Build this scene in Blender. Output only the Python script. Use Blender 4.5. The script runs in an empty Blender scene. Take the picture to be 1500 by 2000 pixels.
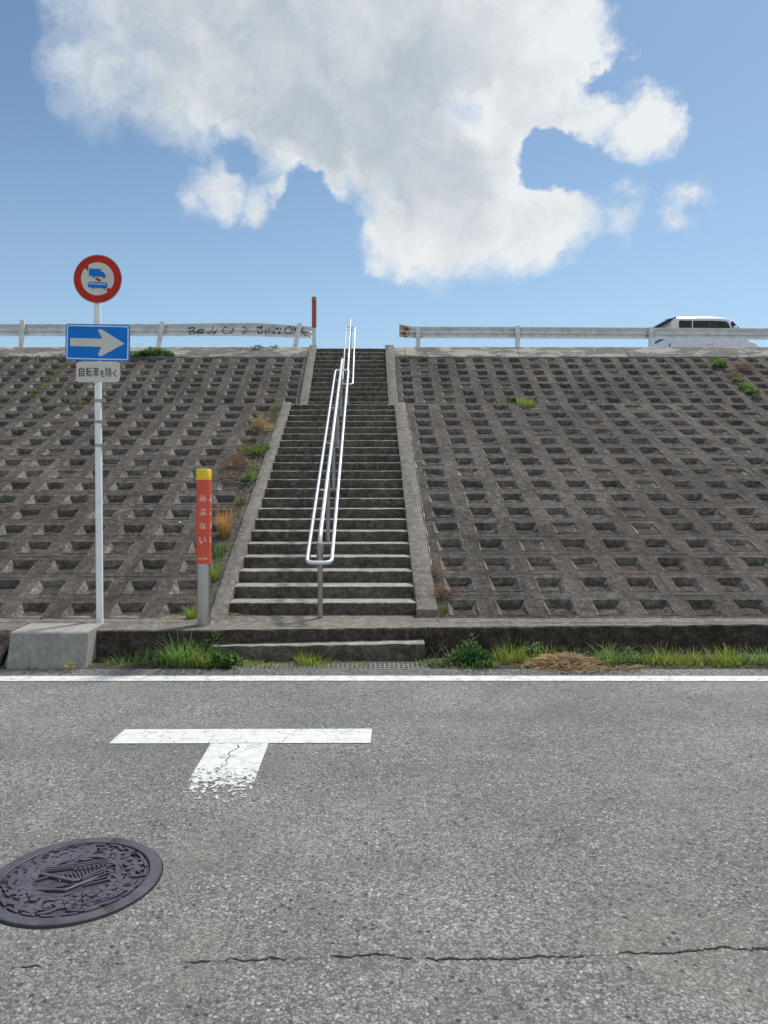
import bpy, math, random
import numpy as np
from mathutils import Vector, Matrix
from mathutils import noise as mnoise
random.seed(7)
R = random.Random(11)
sc = bpy.context.scene
col = sc.collection

# ------------------------------------------------------------------ camera
CAMH = 1.5
cam = bpy.data.cameras.new('camera')
cam.sensor_fit = 'HORIZONTAL'
cam.sensor_width = 36.0
cam.lens = 36.0 * 1480 / 1500
cam.shift_x = 33 / 1500
cam.shift_y = -60 / 1500
cam.clip_start = 0.05
cam.clip_end = 5000
camo = bpy.data.objects.new('camera', cam)
camo.location = (0, 0, CAMH)
camo.rotation_euler = (math.radians(90), 0, 0)
col.objects.link(camo)
sc.camera = camo

# ------------------------------------------------------------------ sun + sky
SUN_AZ, SUN_EL = math.radians(42), math.radians(58)
sdir = Vector((math.sin(SUN_AZ) * math.cos(SUN_EL), math.cos(SUN_AZ) * math.cos(SUN_EL), math.sin(SUN_EL)))
sun = bpy.data.lights.new('sun', 'SUN')
sun.energy = 3.0
sun.angle = math.radians(7)
sun.color = (1.0, 0.96, 0.90)
suno = bpy.data.objects.new('sun', sun)
suno.rotation_euler = sdir.to_track_quat('Z', 'Y').to_euler()
suno.location = (5, 10, 20)
col.objects.link(suno)
sc.view_settings.view_transform = 'Standard'
sc.view_settings.look = 'None'
sc.view_settings.gamma = 1
sc.view_settings.exposure = 0.42
sc.view_settings.use_curve_mapping = False


class NT:
    """small helper to write node trees"""
    def __init__(s, tree):
        s.t = tree
        s.n = tree.nodes
        s.l = tree.links

    def node(s, typ, **kw):
        n = s.n.new(typ)
        for k, v in kw.items():
            setattr(n, k, v)
        return n

    def put(s, sock, v):
        if isinstance(v, bpy.types.NodeSocket):
            s.l.new(v, sock)
        elif v is not None:
            sock.default_value = v

    def math(s, op, a, b=None, c=None, clamp=False):
        n = s.node('ShaderNodeMath', operation=op, use_clamp=clamp)
        s.put(n.inputs[0], a)
        s.put(n.inputs[1], b)
        s.put(n.inputs[2], c)
        return n.outputs[0]

    def vmath(s, op, a, b=None, out=0):
        n = s.node('ShaderNodeVectorMath', operation=op)
        s.put(n.inputs[0], a)
        if op == 'SCALE':
            s.put(n.inputs[3], b)
        else:
            s.put(n.inputs[1], b)
        return n.outputs[out]

    def noise(s, vec, scale, detail=4, rough=0.5, dist=0.0, out='Fac'):
        n = s.node('ShaderNodeTexNoise')
        s.put(n.inputs['Vector'], vec)
        n.inputs['Scale'].default_value = scale
        n.inputs['Detail'].default_value = detail
        n.inputs['Roughness'].default_value = rough
        n.inputs['Distortion'].default_value = dist
        return n.outputs[out]

    def voro(s, vec, scale, feature='F1', out='Distance', rnd=1.0):
        n = s.node('ShaderNodeTexVoronoi', feature=feature)
        s.put(n.inputs['Vector'], vec)
        n.inputs['Scale'].default_value = scale
        n.inputs['Randomness'].default_value = rnd
        return n.outputs[out]

    def ramp(s, fac, lo, hi, a=0.0, b=1.0):
        n = s.node('ShaderNodeMapRange', interpolation_type='SMOOTHSTEP')
        s.put(n.inputs[0], fac)
        n.inputs[1].default_value = lo
        n.inputs[2].default_value = hi
        n.inputs[3].default_value = a
        n.inputs[4].default_value = b
        return n.outputs[0]

    def mix(s, fac, a, b, blend='MIX'):
        n = s.node('ShaderNodeMix', data_type='RGBA', blend_type=blend)
        s.put(n.inputs[0], fac)
        for i, v in ((6, a), (7, b)):
            if isinstance(v, (tuple, list)) and len(v) == 3:
                v = (*v, 1)
            s.put(n.inputs[i], v)
        return n.outputs[2]


def sep(k, vec):
    n = k.node('ShaderNodeSeparateXYZ')
    k.put(n.inputs[0], vec)
    return n.outputs


def comb(k, x, y, z):
    n = k.node('ShaderNodeCombineXYZ')
    k.put(n.inputs[0], x)
    k.put(n.inputs[1], y)
    k.put(n.inputs[2], z)
    return n.outputs[0]


def build_world():
    w = bpy.data.worlds.new('World')
    sc.world = w
    w.use_nodes = True
    k = NT(w.node_tree)
    k.n.clear()
    out = k.node('ShaderNodeOutputWorld')
    bg = k.node('ShaderNodeBackground')
    bg.inputs[1].default_value = SKY
    k.l.new(bg.outputs[0], out.inputs[0])
    sky = k.node('ShaderNodeTexSky', sky_type='NISHITA', sun_disc=False)
    sky.sun_elevation = SUN_EL
    sky.sun_rotation = SUN_AZ
    sky.air_density = 1.0
    sky.dust_density = 0.6
    sky.ozone_density = 1.0
    tc = k.node('ShaderNodeTexCoord')
    d = tc.outputs['Generated']
    x, y, z = sep(k, d)
    base = k.mix(1.0, sky.outputs[0], SKYTINT, 'MULTIPLY')
    # pale haze low down, all round the horizon
    hz = k.ramp(z, -0.05, 0.50, 1.0, 0.0)
    hz = k.math('MULTIPLY', hz, 0.62)
    base = k.mix(hz, base, HAZE)
    # clouds: clusters of soft discs on the sphere of directions
    warp = k.noise(d, 5.0, 7, 0.6, out='Color')
    warp2 = k.noise(d, 22.0, 5, 0.6, out='Color')
    wv = k.vmath('SUBTRACT', warp, (0.5, 0.5, 0.5))
    wv = k.vmath('SCALE', wv, 0.10)
    wv2 = k.vmath('SCALE', k.vmath('SUBTRACT', warp2, (0.5, 0.5, 0.5)), 0.06)
    dd = k.vmath('ADD', k.vmath('ADD', d, wv), wv2)
    fine = k.noise(dd, 9.0, 9, 0.60)
    big = k.noise(d, 4.2, 6, 0.55)
    dens = None
    for (px, py, rx, w_) in CLOUDS:
        c = Vector(((px - 717) / 1480, 1.0, (940 - py) / 1480))
        ln = c.length
        c.normalize()
        r = rx / 1480 / ln
        dist = k.vmath('DISTANCE', dd, tuple(c), out=1)
        v = k.math('MULTIPLY_ADD', dist, -w_ / r, w_)
        dens = v if dens is None else k.math('SMOOTH_MAX', dens, v, 0.18)
    for (px, py, rx, w_) in GAPS:
        c = Vector(((px - 717) / 1480, 1.0, (940 - py) / 1480))
        ln = c.length
        c.normalize()
        rg = rx / 1480 / ln
        dist = k.vmath('DISTANCE', dd, tuple(c), out=1)
        v = k.math('MAXIMUM', k.math('MULTIPLY_ADD', dist, -w_ / rg, w_), 0.0)
        dens = k.math('SUBTRACT', dens, v)
    gen = k.math('MULTIPLY_ADD', k.noise(k.vmath('MULTIPLY', d, (1, 1, 2.0)), 1.7, 5, 0.5), 5.0, -2.15)
    # the other clouds of the sky stand outside the sector of this cloud bank
    inx = k.vmath('DISTANCE', d, tuple(Vector((0.0, 1.0, 0.42)).normalized()), out=1)
    gen = k.math('ADD', gen, k.ramp(inx, 0.55, 0.95, -4.0, 0.0))
    dens = k.math('MAXIMUM', dens, gen)
    dens0 = dens
    dens = k.math('MULTIPLY_ADD', k.math('SUBTRACT', fine, 0.5), 1.7, dens)
    soft = k.ramp(k.noise(d, 3.0, 3, 0.5), 0.35, 0.65, 0.45, 1.35)
    soft = k.math('ADD', soft, k.ramp(x, -0.15, -0.35, 0.0, 0.5))
    dens = k.math('DIVIDE', k.math('ADD', dens, 0.20), soft)
    alpha = k.ramp(dens, 0.0, 1.0)
    alpha = k.math('MULTIPLY', alpha, k.ramp(z, -0.02, 0.05))
    # thick middle is greyer, thin rims shine; billows carry their own tone
    thick = k.ramp(dens0, 0.15, 1.1)
    tex = k.ramp(k.noise(dd, 3.4, 5, 0.5), 0.36, 0.62)
    puff = k.ramp(k.noise(dd, 9, 8, 0.62), 0.36, 0.66)
    side = k.ramp(k.math('ADD', k.math('MULTIPLY', x, -1.0), k.math('MULTIPLY', z, 0.9)), -0.05, 0.62)
    lum = k.math('MULTIPLY', thick, k.math('ADD', k.math('MULTIPLY', tex, 0.45), k.math('MULTIPLY_ADD', side, 0.42, 0.02)), clamp=True)
    lum = k.math('MULTIPLY_ADD', k.math('SUBTRACT', puff, 0.5), -0.42, lum, clamp=True)
    ccol = k.mix(lum, CLOUD_HI, CLOUD_LO)
    final = k.mix(alpha, base, ccol)
    k.l.new(final, bg.inputs[0])
    w.cycles.sampling_method = 'MANUAL'
    w.cycles.sample_map_resolution = 512


SKY = 0.10
SKYTINT = (0.74, 0.84, 0.86)
HAZE = (3.6, 5.2, 6.9)
CLOUD_HI = (6.2, 6.45, 6.6)
CLOUD_LO = (3.5, 3.95, 4.45)
# px, py, radius px, weight
GAPS = [(1085, 330, 75, 1.8), (1150, 350, 60, 1.3), (965, 222, 60, 0.70), (905, 205, 44, 0.7), (450, 285, 60, 1.2), (600, 365, 60, 1.6), (1180, 175, 50, .8), (640, 430, 60, 1.0)]
CLOUDS = [
    (300, 50, 150, 1.5), (215, 165, 105, 1.2), (330, 160, 130, 1.5), (480, 150, 170, 2.0), (640, 140, 230, 2.4),
    (820, 60, 260, 2.4), (1000, 70, 190, 2.0), (1090, 130, 115, 1.5), (820, 240, 190, 2.2),
    (1020, 215, 140, 1.4), (1125, 230, 95, 1.2), (540, 225, 100, 1.1), (1250, 272, 74, 1.3), (660, 260, 100, 1.2),
    (880, 340, 175, 1.8), (790, 420, 115, 1.3), (900, 430, 120, 1.5), (1020, 455, 95, 1.1), (860, 470, 85, 1.0),
    (1110, 430, 75, 0.9), (1215, 437, 52, 0.9), (1325, 415, 58, 1.15), (1090, 385, 48, 0.6),
    (415, 352, 58, 1.0), (365, 385, 40, 0.8), (440, 378, 44, .8), (500, 388, 44, 0.8), (550, 368, 38, 0.8), (600, -120, 420, 2.4), (930, -100, 250, 2.0),
]
build_world()

# ------------------------------------------------------------------ helpers


def at(px, py, Y):
    return Vector(((px - 717) / 1480 * Y, Y, CAMH - (py - 940) / 1480 * Y))


def tag(o, label=None, cat=None, group=None, kind=None):
    if label:
        o['label'] = label
    if cat:
        o['category'] = cat
    if group:
        o['group'] = group
    if kind:
        o['kind'] = kind
    return o


def empty(name, loc=(0, 0, 0), **kw):
    o = bpy.data.objects.new(name, None)
    o.location = loc
    o.empty_display_size = 0.1
    col.objects.link(o)
    return tag(o, **kw)


class MB:
    def __init__(s):
        s.v = []
        s.f = []
        s.m = []

    def add(s, verts, faces, mi=0):
        b = len(s.v)
        s.v += [tuple(v) for v in verts]
        s.f += [tuple(i + b for i in f) for f in faces]
        s.m += [mi] * len(faces)

    def box(s, a, b, mi=0, rot=None, bev=0.0):
        c = [(a[i] + b[i]) / 2 for i in range(3)]
        h = [abs(b[i] - a[i]) / 2 for i in range(3)]
        if bev <= 0 or min(h) <= bev:
            vs = [Vector((sx * h[0], sy * h[1], sz * h[2])) for sz in (-1, 1) for sy in (-1, 1) for sx in (-1, 1)]
            fs = [(0, 2, 3, 1), (4, 5, 7, 6), (0, 1, 5, 4), (2, 6, 7, 3), (0, 4, 6, 2), (1, 3, 7, 5)]
        else:
            vs, fs = [], []
            idx = {}
            for sx in (-1, 1):
                for sy in (-1, 1):
                    for sz in (-1, 1):
                        for ax in range(3):
                            p = [sx * (h[0] - bev), sy * (h[1] - bev), sz * (h[2] - bev)]
                            p[ax] = (sx, sy, sz)[ax] * h[ax]
                            idx[(sx, sy, sz, ax)] = len(vs)
                            vs.append(Vector(p))
            I = lambda t, ax: idx[(t[0], t[1], t[2], ax)]
            for ax in range(3):
                o = [i for i in range(3) if i != ax]
                for sg in (-1, 1):
                    q = []
                    for (u, v) in ((-1, -1), (1, -1), (1, 1), (-1, 1)):
                        t = [0, 0, 0]
                        t[ax] = sg
                        t[o[0]] = u
                        t[o[1]] = v
                        q.append(I(t, ax))
                    fs.append(tuple(q))
            for ax in range(3):
                o = [i for i in range(3) if i != ax]
                for u in (-1, 1):
                    for v in (-1, 1):
                        t1 = [0, 0, 0]
                        t1[o[0]] = u
                        t1[o[1]] = v
                        t2 = list(t1)
                        t1[ax] = -1
                        t2[ax] = 1
                        fs.append((I(t1, o[0]), I(t2, o[0]), I(t2, o[1]), I(t1, o[1])))
            for sx in (-1, 1):
                for sy in (-1, 1):
                    for sz in (-1, 1):
                        t = (sx, sy, sz)
                        fs.append((I(t, 0), I(t, 1), I(t, 2)))
        C = Vector(c)
        if rot is not None:
            vs = [rot @ v for v in vs]
        s.add([v + C for v in vs], fs, mi)

    def tube(s, pts, r, n=10, mi=0, caps=True, closed=False):
        pts = [Vector(p) for p in pts]
        m = len(pts)
        rs = r if isinstance(r, (list, tuple)) else [r] * m
        base = len(s.v)
        up = None
        for i, p in enumerate(pts):
            if closed:
                t = (pts[(i + 1) % m] - pts[i - 1])
            else:
                t = pts[min(i + 1, m - 1)] - pts[max(i - 1, 0)]
            t.normalize()
            if up is None:
                up = t.orthogonal().normalized()
            else:
                up = (up - t * up.dot(t)).normalized()
            bi = t.cross(up)
            for j in range(n):
                a = 2 * math.pi * j / n
                s.v.append(tuple(p + (up * math.cos(a) + bi * math.sin(a)) * rs[i]))
        rng = m if closed else m - 1
        for i in range(rng):
            i2 = (i + 1) % m
            for j in range(n):
                j2 = (j + 1) % n
                s.f.append((base + i * n + j, base + i * n + j2, base + i2 * n + j2, base + i2 * n + j))
                s.m.append(mi)
        if caps and not closed:
            s.f.append(tuple(base + j for j in range(n))[::-1])
            s.m.append(mi)
            s.f.append(tuple(base + (m - 1) * n + j for j in range(n)))
            s.m.append(mi)

    def prism(s, poly, d0, d1, ax='y', mi=0):
        """polygon (a,b) extruded along ax"""
        def P(a, b, d):
            return (a, d, b) if ax == 'y' else ((d, a, b) if ax == 'x' else (a, b, d))
        n = len(poly)
        vs = [P(a, b, d0) for a, b in poly] + [P(a, b, d1) for a, b in poly]
        fs = [tuple(range(n)), tuple(range(2 * n - 1, n - 1, -1))]
        fs += [(i, i + n, (i + 1) % n + n, (i + 1) % n) for i in range(n)]
        s.add(vs, fs, mi)

    def build(s, name, mats, parent=None, smooth=False, fix=True, auto=None, **kw):
        me = bpy.data.meshes.new(name)
        me.from_pydata(s.v, [], s.f)
        if not isinstance(mats, (list, tuple)):
            mats = [mats]
        for m in mats:
            me.materials.append(m)
        if len(mats) > 1:
            me.polygons.foreach_set('material_index', s.m)
        if fix:
            import bmesh
            bm = bmesh.new()
            bm.from_mesh(me)
            bmesh.ops.recalc_face_normals(bm, faces=bm.faces)
            bm.to_mesh(me)
            bm.free()
        if auto is not None:
            me.polygons.foreach_set('use_smooth', [True] * len(me.polygons))
            me.set_sharp_from_angle(angle=math.radians(auto))
        elif smooth:
            me.polygons.foreach_set('use_smooth', [True] * len(me.polygons))
        me.update()
        o = bpy.data.objects.new(name, me)
        col.objects.link(o)
        if parent is not None:
            o.parent = parent
            if parent.location.length > 0 and parent.type == 'EMPTY':
                # meshes are written in world coordinates
                o.matrix_parent_inverse = Matrix.Translation(-parent.location)
        return tag(o, **kw)


def mat(name, color, rough=0.6, metal=0.0, var=0.0, vscale=8.0, bump=0.0, bscale=60.0, spec=0.5, coat=0.0, trans=0.0):
    m = bpy.data.materials.new(name)
    m.use_nodes = True
    k = NT(m.node_tree)
    b = k.n['Principled BSDF']
    b.inputs['Roughness'].default_value = rough
    b.inputs['Metallic'].default_value = metal
    b.inputs['Specular IOR Level'].default_value = spec
    b.inputs['Coat Weight'].default_value = coat
    g = k.node('ShaderNodeNewGeometry').outputs['Position']
    c = (*color, 1)
    if var > 0:
        n = k.noise(g, vscale, 6, 0.6)
        f = k.ramp(n, 0.3, 0.7, 1 - var, 1 + var)
        cc = k.node('ShaderNodeVectorMath', operation='SCALE')
        cc.inputs[0].default_value = color
        k.l.new(f, cc.inputs[3])
        k.l.new(cc.outputs[0], b.inputs['Base Color'])
    else:
        b.inputs['Base Color'].default_value = c
    if bump > 0:
        bn = k.node('ShaderNodeBump')
        bn.inputs['Strength'].default_value = bump
        bn.inputs['Distance'].default_value = 0.01
        k.l.new(k.noise(g, bscale, 4, 0.6), bn.inputs['Height'])
        k.l.new(bn.outputs[0], b.inputs['Normal'])
    if trans:
        b.inputs['Transmission Weight'].default_value = trans
    return m


def concrete(name, dark, mid, light, bump=0.35, pale=0.0, palecol=(0.4, 0.39, 0.36), speck=0.3, objvar=0.0, streak=0.3, moss=0.0, big=1.6, rough=0.92, wide=0.0):
    m = bpy.data.materials.new(name)
    m.use_nodes = True
    k = NT(m.node_tree)
    b = k.n['Principled BSDF']
    b.inputs['Roughness'].default_value = rough
    b.inputs['Specular IOR Level'].default_value = 0.25
    g = k.node('ShaderNodeNewGeometry').outputs['Position']
    n1 = k.noise(g, big, 6, 0.62)
    n2 = k.noise(g, 13.0, 6, 0.65)
    n3 = k.noise(g, 90.0, 4, 0.7)
    n4 = k.noise(g, 260.0, 2, 0.6)
    c = k.mix(k.ramp(n1, 0.34, 0.66), dark, mid)
    c = k.mix(k.ramp(n2, 0.38, 0.75), c, light)
    # dark grime speckle and pale grains
    c = k.mix(k.math('MULTIPLY', k.ramp(n3, 0.50, 0.68), speck), c, tuple(v * 0.45 for v in dark))
    c = k.mix(k.math('MULTIPLY', k.ramp(n4, 0.60, 0.76), 0.45), c, tuple(min(1, v * 1.9) for v in light))
    n10 = k.noise(g, 34.0, 6, 0.8)
    c = k.vmath('SCALE', c, k.ramp(n10, 0.34, 0.66, 1 - speck * .62, 1 + speck * .75))
    if streak > 0:
        gs = k.vmath('MULTIPLY', g, (9.0, 1.0, 1.0))
        n5 = k.noise(gs, 1.3, 5, 0.6)
        c = k.mix(k.math('MULTIPLY', k.ramp(n5, 0.52, 0.78), streak), c, tuple(v * 0.5 for v in dark))
    if pale > 0:
        n6 = k.noise(k.vmath('MULTIPLY', g, (0.8, 1.6, 2.2)), 1.7, 8, 0.68, 0.6)
        c = k.mix(k.math('MULTIPLY', k.ramp(n6, 0.50, 0.56), pale), c, palecol)
    if moss > 0:
        n7 = k.noise(g, 1.1, 7, 0.7, 0.4)
        c = k.mix(k.math('MULTIPLY', k.ramp(n7, 0.60, 0.72), moss), c, (0.085, 0.095, 0.035))
    if wide > 0:
        n8 = k.noise(g, 0.42, 5, 0.6, 0.5)
        c = k.mix(k.math('MULTIPLY', k.ramp(n8, 0.45, 0.68), wide * .55), c, (0.080, 0.056, 0.045))
        n9 = k.noise(k.vmath('ADD', g, (7, 3, 1)), 0.6, 6, 0.65, 0.5)
        c = k.vmath('SCALE', c, k.ramp(n9, 0.32, 0.68, 1 - wide * .40, 1 + wide * .40))
    if objvar > 0:
        oi = k.node('ShaderNodeObjectInfo').outputs['Random']
        f = k.ramp(oi, 0, 1, 1 - objvar, 1 + objvar)
        c = k.vmath('SCALE', c, f)
    k.l.new(c, b.inputs['Base Color'])
    bn = k.node('ShaderNodeBump')
    bn.inputs['Strength'].default_value = bump
    bn.inputs['Distance'].default_value = 0.012
    h = k.math('ADD', k.math('MULTIPLY', n3, 0.7), k.math('MULTIPLY', n4, 0.35))
    h = k.math('ADD', h, k.math('MULTIPLY', n2, 0.5))
    k.l.new(h, bn.inputs['Height'])
    k.l.new(bn.outputs[0], b.inputs['Normal'])
    return m


def asphalt_mat(name, tint=1.0):
    m = bpy.data.materials.new(name)
    m.use_nodes = True
    k = NT(m.node_tree)
    b = k.n['Principled BSDF']
    b.inputs['Roughness'].default_value = 0.85
    b.inputs['Specular IOR Level'].default_value = 0.35
    g = k.node('ShaderNodeNewGeometry').outputs['Position']
    vc = k.voro(g, 118.0, out='Color')
    vd = k.voro(g, 118.0, out='Distance')
    vx = sep(k, vc)
    gw = k.vmath('ADD', g, k.vmath('SCALE', k.noise(g, 60, 3, .6, out='Color'), 0.012))
    vc2 = k.voro(gw, 62.0, out='Color')
    v2 = sep(k, vc2)
    vd2 = k.voro(gw, 62.0, out='Distance')
    n1 = k.noise(g, 0.55, 6, 0.6)
    n2 = k.noise(g, 4.0, 6, 0.65)
    n3 = k.noise(g, 320.0, 3, 0.7)
    t = tint
    c = k.mix(k.ramp(n1, 0.35, 0.65), (0.195 * t, 0.195 * t, 0.184 * t), (0.270 * t, 0.266 * t, 0.246 * t))
    c = k.mix(k.math('MULTIPLY', k.ramp(n2, 0.45, 0.75), 0.35), c, (0.12 * t, 0.122 * t, 0.126 * t))
    # individual stones: dark binder between, pale chips here and there
    f = k.ramp(vx[0], 0.0, 1.0, 0.60, 1.46)
    c = k.vmath('SCALE', c, f)
    c = k.mix(k.math('MULTIPLY', k.ramp(vd, 0.42, 0.75), 0.55), c, (0.06, 0.06, 0.062))
    chip = k.math('MULTIPLY', k.ramp(v2[0], 0.76, 0.92), k.ramp(vd2, 0.50, 0.30))
    c = k.mix(k.math('MULTIPLY', chip, 0.75), c, (0.52, 0.51, 0.47))
    dk = k.math('MULTIPLY', k.ramp(v2[1], 0.84, 0.96), k.ramp(vd2, 0.45, 0.30))
    c = k.mix(k.math('MULTIPLY', dk, 0.7), c, (0.045, 0.045, 0.048))
    c = k.mix(k.math('MULTIPLY', k.ramp(n3, 0.58, 0.75), 0.35), c, (0.36, 0.355, 0.34))
    pt = k.noise(g, 1.3, 5, 0.6, 0.8)
    c = k.mix(k.math('MULTIPLY', k.ramp(pt, 0.46, 0.70), 0.35), c, (0.235 * t, 0.215 * t, 0.180 * t))
    pt2 = k.noise(g, 24.0, 4, 0.7)
    c = k.vmath('SCALE', c, k.ramp(pt2, 0.3, 0.7, 0.84, 1.14))
    # open pores and missing stones in clusters
    v3 = k.voro(gw, 38.0, out='Distance')
    v3c = sep(k, k.voro(gw, 38.0, out='Color'))
    cl = k.ramp(k.noise(g, 2.6, 5, 0.65), 0.44, 0.66, 0.0, 1.0)
    pore = k.math('MULTIPLY', k.ramp(v3, 0.42, 0.22), k.ramp(k.math('ADD', v3c[0], k.math('MULTIPLY', cl, 0.22)), 0.93, 1.0))
    c = k.mix(k.math('MULTIPLY', pore, 0.85), c, (0.035, 0.034, 0.033))
    c = k.mix(k.math('MULTIPLY', k.math('MULTIPLY', k.ramp(v3c[1], 0.955, 0.97), k.ramp(v3, 0.30, 0.18)), 0.9), c, (0.50, 0.485, 0.45))
    c = k.mix(k.math('MULTIPLY', cl, 0.22), c, (0.10, 0.10, 0.10))
    # wheel-worn darker bands and oil blotches
    st = k.noise(k.vmath('MULTIPLY', g, (0.25, 1.6, 1)), 1.0, 4, 0.5)
    c = k.mix(k.math('MULTIPLY', k.ramp(st, 0.5, 0.7), 0.30), c, (0.105, 0.108, 0.112))
    k.l.new(c, b.inputs['Base Color'])
    bn = k.node('ShaderNodeBump')
    bn.inputs['Strength'].default_value = 0.8
    bn.inputs['Distance'].default_value = 0.006
    h = k.math('ADD', k.math('MULTIPLY', vd, -1.0), k.math('MULTIPLY', n3, 0.7))
    h = k.math('ADD', h, k.math('MULTIPLY', chip, 0.5))
    k.l.new(h, bn.inputs['Height'])
    k.l.new(bn.outputs[0], b.inputs['Normal'])
    return m


def paint_mat(name, worn):
    """white road paint; where it has flaked, the asphalt shows through holes in the paint layer"""
    m = bpy.data.materials.new(name)
    m.use_nodes = True
    k = NT(m.node_tree)
    b = k.n['Principled BSDF']
    b.inputs['Roughness'].default_value = 0.7
    g = k.node('ShaderNodeNewGeometry').outputs['Position']
    x, y, z = sep(k, g)
    n2 = k.noise(g, 14, 6, 0.65)
    n3 = k.noise(g, 150, 4, 0.7)
    c = k.mix(k.ramp(n2, 0.35, 0.8), (0.66, 0.67, 0.66), (0.48, 0.485, 0.47))
    c = k.mix(k.math('MULTIPLY', k.ramp(n3, 0.52, 0.7), 0.35), c, (0.42, 0.42, 0.41))
    k.l.new(c, b.inputs['Base Color'])
    # hairline cracks
    gw = k.vmath('ADD', g, k.vmath('SCALE', k.noise(g, 9, 5, .6, out='Color'), 0.22))
    cr = k.voro(gw, 5.0, feature='DISTANCE_TO_EDGE')
    n4 = k.noise(g, 70, 5, 0.7)
    hole = k.ramp(k.math('ADD', cr, k.math('MULTIPLY', n4, 0.03)), 0.019, 0.024, 1, 0)
    if worn:
        fade = k.math('MULTIPLY_ADD', y, -1.0 / 0.78, 4.16 / 0.78, clamp=True)
        n5 = k.noise(k.vmath('MULTIPLY', g, (1, 0.75, 1)), 30, 8, 0.75)
        th = k.math('MULTIPLY_ADD', fade, 0.36, 0.14)
        wear = k.math('GREATER_THAN', th, k.math('SUBTRACT', n5, 0.16))
        wear = k.ramp(k.math('SUBTRACT', k.math('SUBTRACT', n5, 0.16), th), 0.0, 0.03, 1, 0)
        hole = k.math('MAXIMUM', hole, wear)
    n6 = k.noise(g, 45, 6, 0.7)
    hole = k.math('MAXIMUM', hole, k.ramp(n6, 0.68, 0.70))
    k.l.new(k.math('SUBTRACT', 1.0, hole), b.inputs['Alpha'])
    return m


def leaf_mat(name, c1, c2, rough=0.55):
    m = bpy.data.materials.new(name)
    m.use_nodes = True
    k = NT(m.node_tree)
    b = k.n['Principled BSDF']
    b.inputs['Roughness'].default_value = rough
    b.inputs['Specular IOR Level'].default_value = 0.3
    g = k.node('ShaderNodeNewGeometry')
    r = g.outputs['Random Per Island']
    c = k.mix(r, c1, c2)
    k.l.new(c, b.inputs['Base Color'])
    tr = k.node('ShaderNodeBsdfTranslucent')
    k.l.new(k.mix(1.0, c, (1.3, 1.35, 0.8), 'MULTIPLY'), tr.inputs[0])
    mx = k.node('ShaderNodeMixShader')
    mx.inputs[0].default_value = 0.4
    k.l.new(b.outputs[0], mx.inputs[1])
    k.l.new(tr.outputs[0], mx.inputs[2])
    k.l.new(mx.outputs[0], k.n['Material Output'].inputs[0])
    return m


def guard_mat(name, rust):
    m = bpy.data.materials.new(name)
    m.use_nodes = True
    k = NT(m.node_tree)
    b = k.n['Principled BSDF']
    b.inputs['Roughness'].default_value = 0.45
    g = k.node('ShaderNodeNewGeometry').outputs['Position']
    x, y, z = sep(k, g)
    n = k.noise(g, 5, 6, 0.65)
    c = k.mix(k.ramp(n, 0.4, 0.75), (0.80, 0.81, 0.80), (0.58, 0.58, 0.55))
    dr = k.noise(k.vmath('MULTIPLY', g, (6, 6, 1)), 2.2, 6, 0.7)
    c = k.mix(k.math('MULTIPLY', k.ramp(dr, 0.56, 0.7), 0.45), c, (0.36, 0.33, 0.28))
    sp = k.noise(g, 11, 7, 0.72, 0.5)
    thr = k.ramp(sp, 0.655 if not rust else 0.615, 0.68 if not rust else 0.65)
    if rust:
        end = k.ramp(x, 0.98, 1.22, 0.24, 0.0)
        thr = k.ramp(k.math('ADD', sp, end), 0.64, 0.68)
    rc = k.mix(k.noise(g, 30, 4, .6), (0.30, 0.12, 0.035), (0.10, 0.045, 0.02))
    if rust:
        rc = k.mix(k.ramp(k.noise(g, 7, 5, .6), 0.40, 0.52), rc, (0.60, 0.42, 0.22))
    c = k.mix(thr, c, rc)
    k.l.new(c, b.inputs['Base Color'])
    return m


def iron_mat():
    m = bpy.data.materials.new('cast_iron')
    m.use_nodes = True
    k = NT(m.node_tree)
    b = k.n['Principled BSDF']
    b.inputs['Metallic'].default_value = 0.2
    g = k.node('ShaderNodeNewGeometry').outputs['Position']
    n = k.noise(g, 7, 6, .65)
    c = k.mix(k.ramp(n, .3, .7), (0.058, 0.056, 0.072), (0.098, 0.095, 0.115))
    n2 = k.noise(g, 55, 6, .7)
    c = k.mix(k.math('MULTIPLY', k.ramp(n2, .55, .72), .6), c, (0.17, 0.155, 0.15))
    n3 = k.noise(g, 18, 6, .7)
    c = k.mix(k.math('MULTIPLY', k.ramp(n3, .60, .70), .5), c, (0.10, 0.075, 0.055))
    k.l.new(c, b.inputs['Base Color'])
    k.l.new(k.ramp(n2, .3, .7, .42, .68), b.inputs['Roughness'])
    bn = k.node('ShaderNodeBump')
    bn.inputs['Strength'].default_value = .35
    bn.inputs['Distance'].default_value = .004
    k.l.new(k.noise(g, 170, 3, .6), bn.inputs['Height'])
    k.l.new(bn.outputs[0], b.inputs['Normal'])
    return m


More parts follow.
